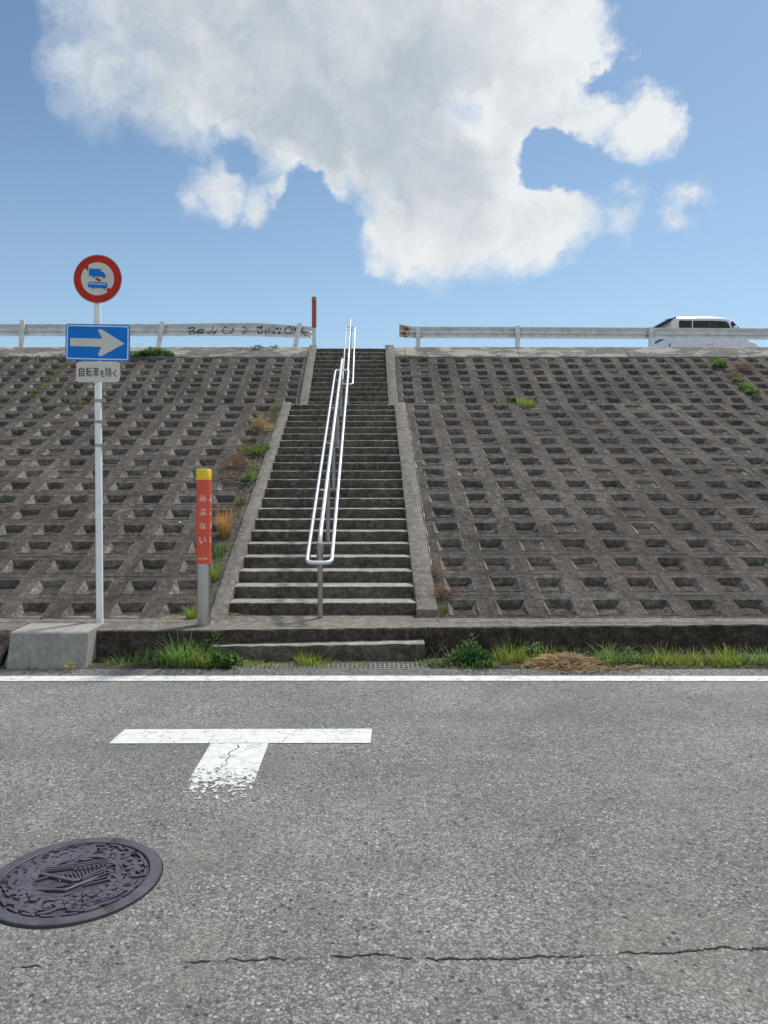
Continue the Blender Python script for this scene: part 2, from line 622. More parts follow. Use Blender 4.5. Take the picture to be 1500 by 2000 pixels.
M = {}
M['asphalt'] = asphalt_mat('asphalt')
M['asphalt_deck'] = asphalt_mat('asphalt_deck', 0.9)
M['paint'] = paint_mat('road_paint', False)
M['paint_worn'] = paint_mat('road_paint_worn', True)
M['crack'] = mat('crack_dark', (0.016, 0.016, 0.016), 0.95)
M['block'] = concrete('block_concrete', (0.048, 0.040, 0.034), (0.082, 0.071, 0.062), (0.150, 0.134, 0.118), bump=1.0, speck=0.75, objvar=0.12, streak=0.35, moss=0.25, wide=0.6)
M['block_rim'] = concrete('block_rim_concrete', (0.085, 0.073, 0.062), (0.155, 0.138, 0.120), (0.27, 0.248, 0.22), bump=0.9, speck=0.6, objvar=0.14, streak=0.1, moss=0.2)  # worn rims and pocket walls; sunlit edges are painted into the paler tone
M['slope'] = concrete('slope_concrete', (0.058, 0.048, 0.040), (0.10, 0.088, 0.076), (0.16, 0.145, 0.13), bump=0.9, speck=0.6, moss=0.5)
M['stringer'] = concrete('stringer_concrete', (0.125, 0.112, 0.096), (0.185, 0.168, 0.147), (0.26, 0.24, 0.215), bump=0.8, speck=0.5, streak=0.1, moss=0.15)
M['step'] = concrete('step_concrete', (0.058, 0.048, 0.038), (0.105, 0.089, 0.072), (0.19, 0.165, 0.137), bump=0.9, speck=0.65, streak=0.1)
M['tread'] = concrete('tread_concrete', (0.20, 0.186, 0.162), (0.29, 0.272, 0.24), (0.40, 0.38, 0.34), bump=0.5, speck=0.35, streak=0.0)  # foot-worn, and paler than the risers with light from above painted in
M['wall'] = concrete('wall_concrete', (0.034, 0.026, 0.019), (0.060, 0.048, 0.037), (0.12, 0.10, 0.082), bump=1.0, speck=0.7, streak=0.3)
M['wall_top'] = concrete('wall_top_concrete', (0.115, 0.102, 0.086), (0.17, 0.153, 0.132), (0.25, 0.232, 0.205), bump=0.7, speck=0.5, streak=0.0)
M['new_wall'] = concrete('new_concrete', (0.25, 0.238, 0.215), (0.30, 0.285, 0.26), (0.36, 0.345, 0.315), bump=0.25, speck=0.2, streak=0.15)
M['cap'] = concrete('cap_concrete', (0.10, 0.095, 0.086), (0.16, 0.15, 0.138), (0.20, 0.19, 0.175), bump=0.5, speck=0.5, pale=0.85, palecol=(0.36, 0.345, 0.30), moss=0.3)
M['mortar'] = mat('mortar', (0.32, 0.315, 0.30), 0.9, var=0.3, vscale=30, bump=0.5)
M['soil'] = mat('soil', (0.055, 0.046, 0.036), 0.95, var=0.4, vscale=20, bump=0.8, bscale=80)
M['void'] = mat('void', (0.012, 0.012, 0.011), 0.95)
M['steel'] = mat('brushed_steel', (0.52, 0.52, 0.50), 0.33, 1.0, var=0.12, vscale=6, bump=0.05)
M['steel_rail'] = mat('handrail_steel', (0.78, 0.785, 0.81), 0.38, 0.5, var=0.03, vscale=6)
M['steel_dull'] = mat('dull_steel', (0.34, 0.335, 0.32), 0.45, 0.9, var=0.15, vscale=10)
M['galv'] = mat('galvanised', (0.38, 0.36, 0.33), 0.55, 0.4, var=0.25, vscale=40)
M['white_pole'] = mat('white_pole_paint', (0.86, 0.90, 0.89), 0.4, var=0.05, vscale=12)
M['sign_white'] = mat('sign_grey_white', (0.66, 0.63, 0.57), 0.55, var=0.03)
M['sign_line'] = mat('sign_line_white', (0.60, 0.78, 0.92), 0.5)
M['sign_blue'] = mat('sign_blue', (0.003, 0.19, 0.66), 0.45, var=0.05, spec=0.2)
M['sign_red'] = mat('sign_red', (0.50, 0.030, 0.016), 0.45, var=0.05, spec=0.2)
M['sign_back'] = mat('sign_back_grey', (0.42, 0.42, 0.43), 0.5, 0.4)
M['ink'] = mat('sign_black', (0.012, 0.012, 0.014), 0.5)
M['bollard_red'] = mat('bollard_red', (0.72, 0.095, 0.05), 0.4, var=0.05, vscale=10)
M['bollard_red_old'] = mat('bollard_red_faded', (0.42, 0.07, 0.045), 0.5, var=0.15, vscale=20)
M['bollard_yellow'] = mat('bollard_yellow', (0.85, 0.60, 0.01), 0.4, var=0.04)
M['bollard_yellow_old'] = mat('bollard_yellow_faded', (0.30, 0.20, 0.03), 0.5, var=0.2, vscale=30)
M['text_white'] = mat('bollard_text', (0.85, 0.80, 0.76), 0.5)
M['guard'] = guard_mat('guardrail_white', False)
M['guard_rust'] = guard_mat('guardrail_rusted', True)
M['spray'] = mat('spray_black', (0.02, 0.02, 0.024), 0.6)
M['bolt_rust'] = mat('rusty_bolt', (0.16, 0.08, 0.045), 0.8)
M['iron'] = iron_mat()
M['iron_low'] = mat('cast_iron_ground', (0.050, 0.047, 0.058), 0.7, 0.2, var=0.3, vscale=25, bump=0.5, bscale=120)
M['van'] = mat('van_white', (0.74, 0.75, 0.76), 0.25, coat=0.6)
M['glass'] = mat('van_glass', (0.008, 0.010, 0.012), 0.08, spec=0.35)
M['black_plastic'] = mat('black_plastic', (0.02, 0.02, 0.022), 0.5)
M['tail_red'] = mat('tail_lens', (0.35, 0.03, 0.02), 0.2)
M['lamp_clear'] = mat('lamp_clear', (0.6, 0.62, 0.64), 0.15)
M['amber'] = mat('amber_lens', (0.7, 0.3, 0.05), 0.2)
M['tyre'] = mat('tyre', (0.02, 0.02, 0.02), 0.8)
M['rim'] = mat('wheel_rim', (0.45, 0.45, 0.46), 0.35, 0.8)
M['grass'] = leaf_mat('grass_green', (0.09, 0.18, 0.045), (0.25, 0.37, 0.13))
M['grass_lime'] = leaf_mat('grass_lime', (0.16, 0.23, 0.035), (0.34, 0.40, 0.11))
M['grass_pale'] = leaf_mat('grass_pale', (0.20, 0.28, 0.11), (0.34, 0.42, 0.2))
M['leaf_dark'] = leaf_mat('leaf_dark', (0.035, 0.095, 0.035), (0.10, 0.19, 0.075))
M['leaf_mid'] = leaf_mat('leaf_mid', (0.07, 0.14, 0.04), (0.19, 0.30, 0.10))
M['straw'] = leaf_mat('straw', (0.30, 0.20, 0.12), (0.80, 0.66, 0.46), 0.8)
M['orange_grass'] = leaf_mat('orange_dry_grass', (0.40, 0.21, 0.09), (0.66, 0.42, 0.22), 0.8)
M['twig'] = leaf_mat('dead_twig', (0.28, 0.17, 0.12), (0.50, 0.37, 0.28), 0.9)
M['yellow_flower'] = leaf_mat('yellow_flower', (0.55, 0.45, 0.02), (0.7, 0.62, 0.05))
M['moss'] = leaf_mat('moss_olive', (0.10, 0.12, 0.03), (0.2, 0.2, 0.08), 0.9)
M['pebble'] = mat('white_pebble', (0.75, 0.74, 0.70), 0.8)

# ------------------------------------------------------------------ the lie of the land
TAN1, TAN2 = 0.425, 0.60
Y0 = 6.74


def P1(Y):      # lower pitched face
    return 0.28 + TAN1 * (Y - Y0)


def P2(Y):      # upper pitched face
    return 3.10 + TAN2 * (Y - 15.9)


def jit(v, a, s=3.0, seed=0.0):
    n = mnoise.noise_vector(Vector((v[0] * s + seed, v[1] * s, v[2] * s)))
    return (v[0] + n[0] * a, v[1] + n[1] * a, v[2] + n[2] * a)


# road: one sheet to the horizon
mb = MB()
mb.add([(-400, -400, 0), (400, -400, 0), (400, 5.87, 0), (-400, 5.87, 0)], [(0, 1, 2, 3)])
mb.add([(-400, 5.87, 0), (400, 5.87, 0), (400, 5.93, 0.026), (-400, 5.93, 0.026), (-400, 5.945, 0.026), (400, 5.945, 0.026)],
       [(0, 1, 2, 3), (3, 2, 5, 4)])
road = mb.build('road', M['asphalt'], fix=False, kind='structure', label='worn grey asphalt road in front of the embankment')

# verge: soil strip at the foot of the wall, with the drain pit cut out
mb = MB()
GX0, GX1 = -1.06, 0.49
n = 60


def verge(xa, xb):
    m = max(2, int((xb - xa) / 0.08))
    vs, fs = [], []
    for i in range(m + 1):
        x = xa + (xb - xa) * i / m
        for j, (yy, zz) in enumerate(((5.93, 0.022), (5.97, 0.03), (6.05, 0.036), (6.15, 0.042), (6.6, 0.06))):
            nz = mnoise.noise(Vector((x * 6, yy * 9, 0)))
            vs.append((x, yy + (nz * 0.02 if j == 0 else 0), zz + (nz * 0.012 if 0 < j < 4 else 0)))
    for i in range(m):
        for j in range(4):
            a = i * 5 + j
            fs.append((a, a + 5, a + 6, a + 1))
    mb.add(vs, fs)


verge(-14, GX0)
verge(GX1, 14)
# pit floor and walls under the grate
mb.build('verge_soil', M['soil'], fix=True, kind='structure', label='narrow strip of dark soil between road edge and low wall')
mb = MB()
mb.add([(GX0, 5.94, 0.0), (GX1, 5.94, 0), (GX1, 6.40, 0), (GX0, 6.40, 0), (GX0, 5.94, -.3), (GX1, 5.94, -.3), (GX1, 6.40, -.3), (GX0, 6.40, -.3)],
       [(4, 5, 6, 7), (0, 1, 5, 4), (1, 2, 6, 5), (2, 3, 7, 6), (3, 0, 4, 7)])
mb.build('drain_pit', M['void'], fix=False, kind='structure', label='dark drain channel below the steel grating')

# road markings
def ribbon(pts, z, name, m, parent, **kw):
    b = MB()
    b.add([(p[0], p[1], z) for p in pts], [tuple(range(len(pts)))])
    return b.build(name, m, parent, fix=False, **kw)


mb = MB()
xs = np.linspace(-14, 14, 400)
vs, fs = [], []
for i, x in enumerate(xs):
    bow = 0.012 * (x / 3.0) ** 2 * (-1 if abs(x) < 4 else 0) + (0 if abs(x) < 4 else -0.02)
    e1 = mnoise.noise(Vector((x * 14, 0, 0))) * 0.006
    e2 = mnoise.noise(Vector((x * 14, 9, 0))) * 0.006
    vs += [(x, 5.685 + bow + e1, 0.004), (x, 5.832 + bow + e2, 0.004)]
for i in range(len(xs) - 1):
    fs.append((i * 2, i * 2 + 2, i * 2 + 3, i * 2 + 1))
mb.add(vs, fs)
mb.build('edge_line', M['paint'], road, fix=False, label='long white edge line along the foot of the embankment')
mb = MB()
# T-shaped mark: bar, then worn stem
mb.add([(-1.475, 4.325, 0.004), (0.020, 4.335, 0.004), (0.030, 4.583, 0.004), (-1.462, 4.572, 0.004)], [(0, 1, 2, 3)])
mb.build('junction_mark_bar', M['paint'], road, fix=False, label='white crossbar of the painted T mark')
mb = MB()
nn = 14
vs, fs = [], []
for i in range(nn + 1):
    y = 4.335 - (4.335 - 3.50) * i / nn
    vs += [(-0.893 + 0.0 * i, y, 0.004), (-0.563, y, 0.004)]
for i in range(nn):
    fs.append((i * 2, i * 2 + 2, i * 2 + 3, i * 2 + 1))
mb.add(vs, fs)
mb.build('junction_mark_stem', M['paint_worn'], road, fix=False, label='flaking white stem of the painted T mark')

# cracks: dark ragged seams
CR = [[(10, 1892), (60, 1888), (95, 1893)], [(205, 1886), (232, 1882), (256, 1884)],
      [(352, 1879), (405, 1879), (440, 1875), (490, 1876), (535, 1873), (600, 1873), (663, 1869), (700, 1868), (735, 1864), (765, 1867), (800, 1873), (840, 1873), (900, 1874), (1000, 1873), (1060, 1869), (1130, 1869), (1180, 1866),
       (1215, 1862), (1240, 1861), (1300, 1863), (1350, 1858), (1395, 1853), (1420, 1850), (1440, 1854), (1500, 1854), (1600, 1850), (1760, 1862)]]
WEAK = [(560, 655), (805, 835), (1140, 1205), (410, 440)]
for line in CR:
    P = [at(x, y, 1.5 * 1480 / (y - 940)) for x, y in line]
    pts = []
    for a, b in zip(P[:-1], P[1:]):
        m = max(2, int((b - a).length / 0.006))
        for i in range(m):
            pts.append(a.lerp(b, i / m))
    mb = MB()
    vs, fs = [], []
    N = len(pts)
    for i, p in enumerate(pts):
        e = min(1, i / 12, (N - 1 - i) / 12)
        ppx = p.x / p.y * 1480 + 717
        wk = 0.22 if any(a_ < ppx < b_ for a_, b_ in WEAK) else 1.0
        w = (0.0008 + 0.0042 * max(0, mnoise.noise(Vector((p.x * 18, 3, 0))) + .3) + 0.0035 * max(0, mnoise.noise(Vector((p.x * 70, 3, 9)))) + 0.0022 * R.random()) * max(e, 0.1) * wk
        off = mnoise.noise(Vector((p.x * 25, 0, 5))) * 0.010 + mnoise.noise(Vector((p.x * 90, 0, 8))) * 0.009
        vs += [(p.x, p.y + off - w, 0.002), (p.x, p.y + off + w, 0.002)]
    for i in range(N - 1):
        fs.append((i * 2, i * 2 + 2, i * 2 + 3, i * 2 + 1))
    mb.add(vs, fs)
    mb.build('pavement_crack', M['crack'], road, fix=False)

# stem crack in the T mark
mb = MB()
vs, fs = [], []
for i in range(60):
    t = i / 59
    x = -0.735 - 0.0 * t + 0.03 * mnoise.noise(Vector((t * 5, 0, 0))) + .008 * mnoise.noise(Vector((t * 30, 4, 0))) - .03 * t
    y = 4.30 - 0.42 * t
    w = 0.0022 * (1.1 - t) + .001 * R.random()
    vs += [(x - w, y, 0.006), (x + w, y, 0.006)]
for i in range(59):
    fs.append((i * 2, i * 2 + 2, i * 2 + 3, i * 2 + 1))
mb.add(vs, fs)
mb.build('pavement_crack', M['crack'], road, fix=False)

# ------------------------------------------------------------------ low wall / ledge
FRONT = [(-16, 6.19), (-2.2, 6.20), (-1.25, 6.21), (0.5, 6.33), (3.5, 6.46), (16, 6.52)]


def yfront(x):
    for (a, ya), (b, yb) in zip(FRONT[:-1], FRONT[1:]):
        if x <= b:
            return ya + (yb - ya) * (x - a) / (b - a)
    return FRONT[-1][1]


wall = empty('low_wall', (0, 6.3, 0), cat='wall', label='low dark concrete wall along the road at the slope foot')


def wall_segment(xa, xb, mats, label=None, batter=None, top=0.28, seed=0.0, back=1.1, fy=None):
    m = max(3, int((xb - xa) / 0.045))
    rows = [(-0.05, 0), (0.02, 0), (0.09, 0), (0.16, 0), (0.225, 0), (top - 0.014, 0), (top - 0.002, 0.010), (top, 0.028), (top, 0.12), (top, min(back, 0.3)), (top, back)]
    mb = MB()
    vs, fs, mi = [], [], []
    nr = len(rows)
    for i in range(m + 1):
        x = xa + (xb - xa) * i / m
        for j, (z, dy) in enumerate(rows):
            yf = fy or yfront(x)
            y = yf + dy
            if batter:
                if j <= 5:
                    y = batter + (yf - batter) * max(0, z / top)
            p = (x, y, z)
            if 0 < i < m or j > 99:
                a = 0.006 if j < 5 else (0.007 if j < 8 else 0.003)
                if batter:
                    a *= 0.3
                nz = mnoise.noise_vector(Vector((x * 9 + seed, j * 0.7, z * 9)))
                p = (x + nz[0] * a, y + nz[1] * a, z + (nz[2] * a if j > 4 else 0))
            vs.append(p)
    for i in range(m):
        for j in range(nr - 1):
            a = i * nr + j
            fs.append((a, a + nr, a + nr + 1, a + 1))
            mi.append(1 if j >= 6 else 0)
    # ends
    for i in (0, m):
        idx = [i * nr + j for j in range(nr)]
        b = len(vs)
        vs.append((vs[idx[-1]][0], vs[idx[-1]][1], -0.05))
        fs.append(tuple(idx + [b]))
        mi.append(0)
    mb.v, mb.f, mb.m = vs, fs, mi
    return mb.build('wall_segment', mats, wall, auto=40, label=label)


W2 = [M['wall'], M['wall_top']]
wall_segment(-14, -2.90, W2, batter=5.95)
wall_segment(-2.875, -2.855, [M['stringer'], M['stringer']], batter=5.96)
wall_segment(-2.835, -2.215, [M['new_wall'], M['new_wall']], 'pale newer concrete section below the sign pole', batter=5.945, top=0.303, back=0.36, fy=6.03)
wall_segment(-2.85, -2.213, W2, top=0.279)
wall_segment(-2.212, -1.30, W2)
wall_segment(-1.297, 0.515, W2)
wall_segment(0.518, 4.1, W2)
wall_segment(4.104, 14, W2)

# ------------------------------------------------------------------ ground mass under the faces
mb = MB()
DR = 0.115


def strip_sheet(b, xa, xb, prof, nx=30, mi=0):
    vs, fs = [], []
    n_ = len(prof)
    for i in range(nx + 1):
        x = xa + (xb - xa) * i / nx
        vs += [(x, y, z) for y, z in prof]
    for i in range(nx):
        for j in range(n_ - 1):
            a = i * n_ + j
            fs.append((a, a + n_, a + n_ + 1, a + 1))
    b.add(vs, fs, mi)


prof = [(6.5, -0.1), (7.3, P1(7.3) - DR - .02), (12.66, P1(12.66) - DR), (12.70, 2.765), (15.34, 2.765), (15.36, P2(15.36) - DR), (18.7, P2(18.7) - DR), (19.0, 4.60)]
strip_sheet(mb, -60, 60, prof, 40)
mb.build('embankment_core', M['slope'], fix=False, kind='structure', label='dark earth and concrete core of the embankment')
# plain face at both far ends and in the seams beside the stairs
mb = MB()


def face1(xa, xb, dz=0.0, y0=6.52, y1=12.66):
    m = 40
    prof_ = [(y0 + (y1 - y0) * i / m, P1(y0 + (y1 - y0) * i / m) + dz) for i in range(m + 1)]
    strip_sheet(mb, xa, xb, prof_, max(2, int((xb - xa) / 0.3)))


def face2(xa, xb, dz=0.0, y0=15.2, y1=18.2):
    m = 20
    prof_ = [(y0 + (y1 - y0) * i / m, P2(y0 + (y1 - y0) * i / m) + dz) for i in range(m + 1)]
    strip_sheet(mb, xa, xb, prof_, max(2, int((xb - xa) / 0.3)))


XL1, XR1 = -1.72, 0.88      # first hole column left and right, lower face
PX = 0.44
NCR1, NCL1 = 18, 18
NCR2, NCL2 = 23, 23
face1(XR1 + PX * (NCR1 - 0.5) + .005, 60)
face1(-60, XL1 - PX * (NCL1 - 0.5) - .005)
face1(-1.52, -1.38, -0.012)
face1(0.60, 0.665, -0.006)
face2(0.889 + 0.436 * (NCR2 - 0.5) + .005, 60)
face2(-60, -1.64 - 0.435 * (NCL2 - 0.5) - .005)
face2(-1.45, -1.38, -0.01)
face2(0.62, 0.68, -0.01)
for v in range(len(mb.v)):
    mb.v[v] = jit(mb.v[v], 0.006, 4)
mb.build('slope_infill', M['slope'], fix=False, kind='structure', label='plain weathered concrete beside the stairs and beyond the blocks')
# strip between ledge and first block row
mb = MB()
for (xa, xb, ya) in ((-14, -1.40, 6.66), (0.62, 14, 6.715)):
    strip_sheet(mb, xa, xb, [(6.50, 0.270), (6.52, 0.286), (ya - .003, 0.286), (ya, P1(ya) - 0.004)], 60)
mb.build('slope_footing', M['wall_top'], fix=False, kind='structure', label='thin concrete footing at the bottom row of blocks')


# ------------------------------------------------------------------ pitted blocks
def ring_pts(hx, hy, n_, per=3):
    pts = []
    cs = [(-hx, -hy), (hx, -hy), (hx, hy), (-hx, hy)]
    for i in range(4):
        a, b = cs[i], cs[(i + 1) % 4]
        for j in range(per):
            t = j / per
            pts.append([a[0] + (b[0] - a[0]) * t, a[1] + (b[1] - a[1]) * t, n_])
    return pts


def block_mesh(name, wx, ly, seed, depth=0.085):
    rr = random.Random(seed)
    hx, hy = wx / 2 - 0.0003, ly / 2 - 0.0010
    ox, oy = wx * 0.300, ly * 0.310
    rw = rr.uniform(0.004, 0.009)
    ix, iy = ox * rr.uniform(0.76, 0.83), oy * rr.uniform(0.74, 0.82)
    ixl, iyl = ox * rr.uniform(0.64, 0.70), oy * rr.uniform(0.80, 0.86)
    rings = [ring_pts(hx, hy, -0.05), ring_pts(hx, hy, -0.0015), ring_pts(hx - .003, hy - .004, 0.0),
             ring_pts(ox + rw + .010, oy + rw + .010, 0.0), ring_pts(ox + rw, oy + rw, 0.006), ring_pts(ox, oy, 0.003),
             ring_pts(ox - .010, oy - .006, -0.012), ring_pts(ixl, iyl, -depth), ring_pts(ixl * .5, iyl * .5, -depth - rr.uniform(-.008, .004))]
    amp = [0, .0006, .0012, .003, .0035, .0045, .005, .008, .012]
    sx, sy = rr.uniform(-.006, .006), rr.uniform(-.006, .006)
    vs, fs, mi = [], [], []
    n_ = 12
    for k_, rg in enumerate(rings):
        for p in rg:
            a = amp[k_]
            q = [p[0] + rr.uniform(-a, a), p[1] + rr.uniform(-a, a), p[2] + rr.uniform(-a, a) * 0.5]
            if k_ >= 3:
                q[0] += sx
                q[1] += sy
            vs.append(q)
    for k_ in range(len(rings) - 1):
        for j in range(n_):
            j2 = (j + 1) % n_
            fs.append((k_ * n_ + j, k_ * n_ + j2, (k_ + 1) * n_ + j2, (k_ + 1) * n_ + j))
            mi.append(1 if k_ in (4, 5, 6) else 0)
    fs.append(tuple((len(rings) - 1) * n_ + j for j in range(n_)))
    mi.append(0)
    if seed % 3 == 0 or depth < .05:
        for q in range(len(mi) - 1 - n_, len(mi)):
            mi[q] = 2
    me = bpy.data.meshes.new(name)
    me.from_pydata(vs, [], fs)
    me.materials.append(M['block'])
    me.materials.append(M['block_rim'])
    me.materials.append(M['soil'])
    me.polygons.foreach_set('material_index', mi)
    me.update()
    return me


def block_field(label, xs, ys, P, tan, pitch, dx_jit=0.004, parent_name='embankment_slope'):
    root = empty(parent_name, (xs[0], ys[0], P(ys[0])), kind='structure', label=label)
    ang = math.atan(tan)
    cosa = math.cos(ang)
    ly = pitch / cosa
    wx = abs(xs[1] - xs[0])
    var = []
    for i in range(12):
        d = 0.060 if i < 8 else (0.045 if i < 10 else 0.030)
        var.append(block_mesh('concrete_block', wx, ly, 100 + i + int(wx * 1e4), d))
    nrm = Vector((0, -math.sin(ang), cosa))
    for y in ys:
        for x in xs:
            me = var[R.choice([0, 1, 2, 3, 4, 5, 6, 7, 0, 1, 2, 3, 4, 5, 8, 9, 10, 11])]
            o = bpy.data.objects.new('concrete_block', me)
            lift = R.uniform(-0.002, 0.002)
            o.location = Vector((x, y, P(y))) + nrm * lift - root.location
            o.rotation_euler = (ang + R.uniform(-.004, .004), R.uniform(-.003, .003), R.uniform(-.005, .005))
            o.parent = root
            col.objects.link(o)
    return root


rows1 = [6.909 + 0.3703 * i for i in range(16)]
rows1L = [6.909 - 0.05 + 0.3703 * i for i in range(16)]
block_field('lower right slope of square pitted concrete blocks', [XR1 + PX * i for i in range(NCR1)], rows1, P1, TAN1, 0.3703)
block_field('lower left slope of square pitted concrete blocks behind the sign pole', [XL1 - PX * i for i in range(NCL1)], rows1L, P1, TAN1, 0.3703)
rows2 = [16.09 + 0.323 * i for i in range(-2, 7)]
block_field('upper right slope of pitted concrete blocks below the rusty rail', [0.889 + 0.436 * i for i in range(NCR2)], rows2[1:], P2, TAN2, 0.323)
block_field('upper left slope of pitted concrete blocks below the scribbled rail', [-1.64 - 0.435 * i for i in range(NCL2)], rows2[1:], P2, TAN2, 0.323)

# sloping cap above the blocks, in poured lengths
cap = empty('slope_cap', (0, 18.4, P2(18.4)), kind='structure', label='patchy pale concrete cap along the top of the embankment')


def cap_piece(xa, xb, dz=0.0):
    m = max(2, int((xb - xa) / 0.08))
    prof_ = [(18.17, P2(18.17) - .05), (18.175, P2(18.175) + .018), (18.30, P2(18.30) + .026), (18.5, P2(18.5) + .026), (18.69, P2(18.69) + .022), (18.73, 4.812), (18.9, 4.812), (18.93, 4.70)]
    b = MB()
    vs, fs = [], []
    n_ = len(prof_)
    for i in range(m + 1):
        x = xa + (xb - xa) * i / m
        for j, (y, z) in enumerate(prof_):
            a = 0.012 if 0 < i < m and j < 6 else 0
            nz = mnoise.noise_vector(Vector((x * 5, y * 8, j)))
            vs.append((x, y + nz[1] * a, z + dz + nz[2] * a * .7))
    for i in range(m):
        for j in range(n_ - 1):
            a = i * n_ + j
            fs.append((a, a + n_, a + n_ + 1, a + 1))
    fs.append(tuple(range(n_)))
    fs.append(tuple(m * n_ + j for j in range(n_)))
    b.add(vs, fs)
    b.build('cap_section', M['cap'], cap, auto=40)


cx = [-60, -12, -7.9, -4.85, -3.1, -1.43]
for a, b in zip(cx[:-1], cx[1:]):
    cap_piece(a, b - 0.012, R.uniform(-.004, .006))
cx = [0.66, 0.93, 3.68, 6.3, 8.7, 12, 60]
for a, b in zip(cx[:-1], cx[1:]):
    cap_piece(a, b - 0.012, R.uniform(-.004, .006))

# upper road deck
mb = MB()
mb.add([(-200, 18.80, 4.79), (200, 18.80, 4.79), (200, 200, 4.79), (-200, 200, 4.79), (-200, 18.80, 4.5), (200, 18.8, 4.5)], [(0, 1, 2, 3), (4, 5, 1, 0)])
mb.build('upper_road', M['asphalt_deck'], fix=False, kind='structure', label='road on top of the embankment behind the guardrails')
# ------------------------------------------------------------------ stairs


def step_mesh(b, xa, xb, y0, y1, zt, drop, seed):
    """one cast step: worn nose, ragged edges; slot 0 riser, slot 1 tread"""
    m = 46
    prof_ = [(y0 + 0.002, zt - drop), (y0 + 0.001, zt - drop * 0.5), (y0, zt - 0.022), (y0 + 0.003, zt - 0.007), (y0 + 0.012, zt - 0.001), (y0 + 0.035, zt), (y0 + (y1 - y0) * .55, zt - .001), (y1, zt - .001)]
    n_ = len(prof_)
    vs, fs, mi = [], [], []
    amp = [0, .004, .005, .006, .005, .003, .002, .001]
    for i in range(m + 1):
        x = xa + (xb - xa) * i / m
        for j, (y, z) in enumerate(prof_):
            nz = mnoise.noise_vector(Vector((x * 7 + seed * 3.7, j * .5, seed)))
            n2 = mnoise.noise_vector(Vector((x * 30 + seed * 3.7, j * .9, seed + 5)))
            a = amp[j]
            yy = y + (nz[1] + n2[1] * .6) * a
            zz = z + (nz[2] + n2[2] * .5) * a
            vs.append((x, yy, zz))
    for i in range(m):
        for j in range(n_ - 1):
            a = i * n_ + j
            fs.append((a, a + n_, a + n_ + 1, a + 1))
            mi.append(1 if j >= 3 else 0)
    for i in (0, m):
        bb = len(vs)
        x = vs[i * n_][0]
        vs.append((x, y1, zt - drop))
        fs.append(tuple(i * n_ + j for j in range(n_)) + (bb,))
        mi.append(0)
    o = len(b.v)
    b.v += vs
    b.f += [tuple(q + o for q in f) for f in fs]
    b.m += mi


SX0, SX1 = -1.255, 0.445
flight = empty('lower_stair_flight', (-0.4, 6.92, 0.28), label='lower flight of worn grey concrete steps up the embankment', cat='stairs')
RUN, RISE = 0.266, 0.1131
for i in range(22):
    y0 = 6.92 + RUN * i
    zt = 0.28 + RISE * (i + 1)
    y1 = y0 + RUN + (0.0 if i < 21 else 0.25)
    mb = MB()
    step_mesh(mb, SX0, SX1, y0, y1 + 0.004, zt, RISE + (0.012 if i else 0.005), i + 1.3)
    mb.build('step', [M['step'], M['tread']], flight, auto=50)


def stringer(parent, xa, xb, ya, yb, P, off, front=None, thick=0.35, wob=0.006, label=None):
    m = int((yb - ya) / 0.06)
    b = MB()
    vs, fs = [], []
    sec = [(xa, -thick), (xa, -0.008), (xa + .010, 0.0), (xa + (xb - xa) * .5, 0.002), (xb - .010, 0.0), (xb, -0.008), (xb, -thick)]
    n_ = len(sec)
    for i in range(m + 1):
        y = ya + (yb - ya) * i / m
        for j, (x, dz) in enumerate(sec):
            nz = mnoise.noise_vector(Vector((x * 4, y * 5, j * .6)))
            a = wob if 0 < j < n_ - 1 else 0
            vs.append((x + nz[0] * a, y, P(y) + off + dz + nz[2] * a))
    for i in range(m):
        for j in range(n_ - 1):
            a = i * n_ + j
            fs.append((a, a + n_, a + n_ + 1, a + 1))
    fs.append(tuple(range(n_)))
    fs.append(tuple(m * n_ + j for j in range(n_)))
    b.add(vs, fs)
    return b.build('side_kerb', M['stringer'], parent, auto=50, label=label)


def PS1(Y):
    return 0.393 + TAN1 * (Y - 6.92)


stringer(flight, SX1, 0.633, 6.80, 12.60, PS1, 0.006)
stringer(flight, -1.40, SX0, 6.60, 12.60, PS1, 0.008)
# bottom step block in front of the ledge
mb = MB()
m = 50
sec = [(0, 0.03), (0, 0.15), (0.004, 0.163), (0.018, 0.169), (0.06, 0.170), (0.3, 0.170)]
vs, fs, mi = [], [], []
for i in range(m + 1):
    x = -1.27 + (0.470 + 1.27) * i / m
    yb = 6.135 + 0.055 * (i / m)
    for j, (dy, z) in enumerate(sec):
        nz = mnoise.noise_vector(Vector((x * 8, j * .6, 44)))
        n2 = mnoise.noise_vector(Vector((x * 35, j * .6, 14)))
        a = (0, .005, .008, .008, .004, 0)[j]
        vs.append((x, yb + dy + (nz[1] + n2[1] * .5) * a, z + 0.012 * (i / m - .3) + (nz[2] + .5 * n2[2]) * a))
for i in range(m):
    for j in range(5):
        a = i * 6 + j
        fs.append((a, a + 6, a + 7, a + 1))
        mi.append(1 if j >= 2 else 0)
for i in (0, m):
    bb = len(vs)
    vs.append((vs[i * 6][0], vs[i * 6][1] + .3, 0.03))
    fs.append(tuple(i * 6 + j for j in range(6)) + (bb,))
    mi.append(0)
mb.v, mb.f, mb.m = vs, fs, mi
mb.build('bottom_step', [M['step'], M['tread']], flight, auto=50)

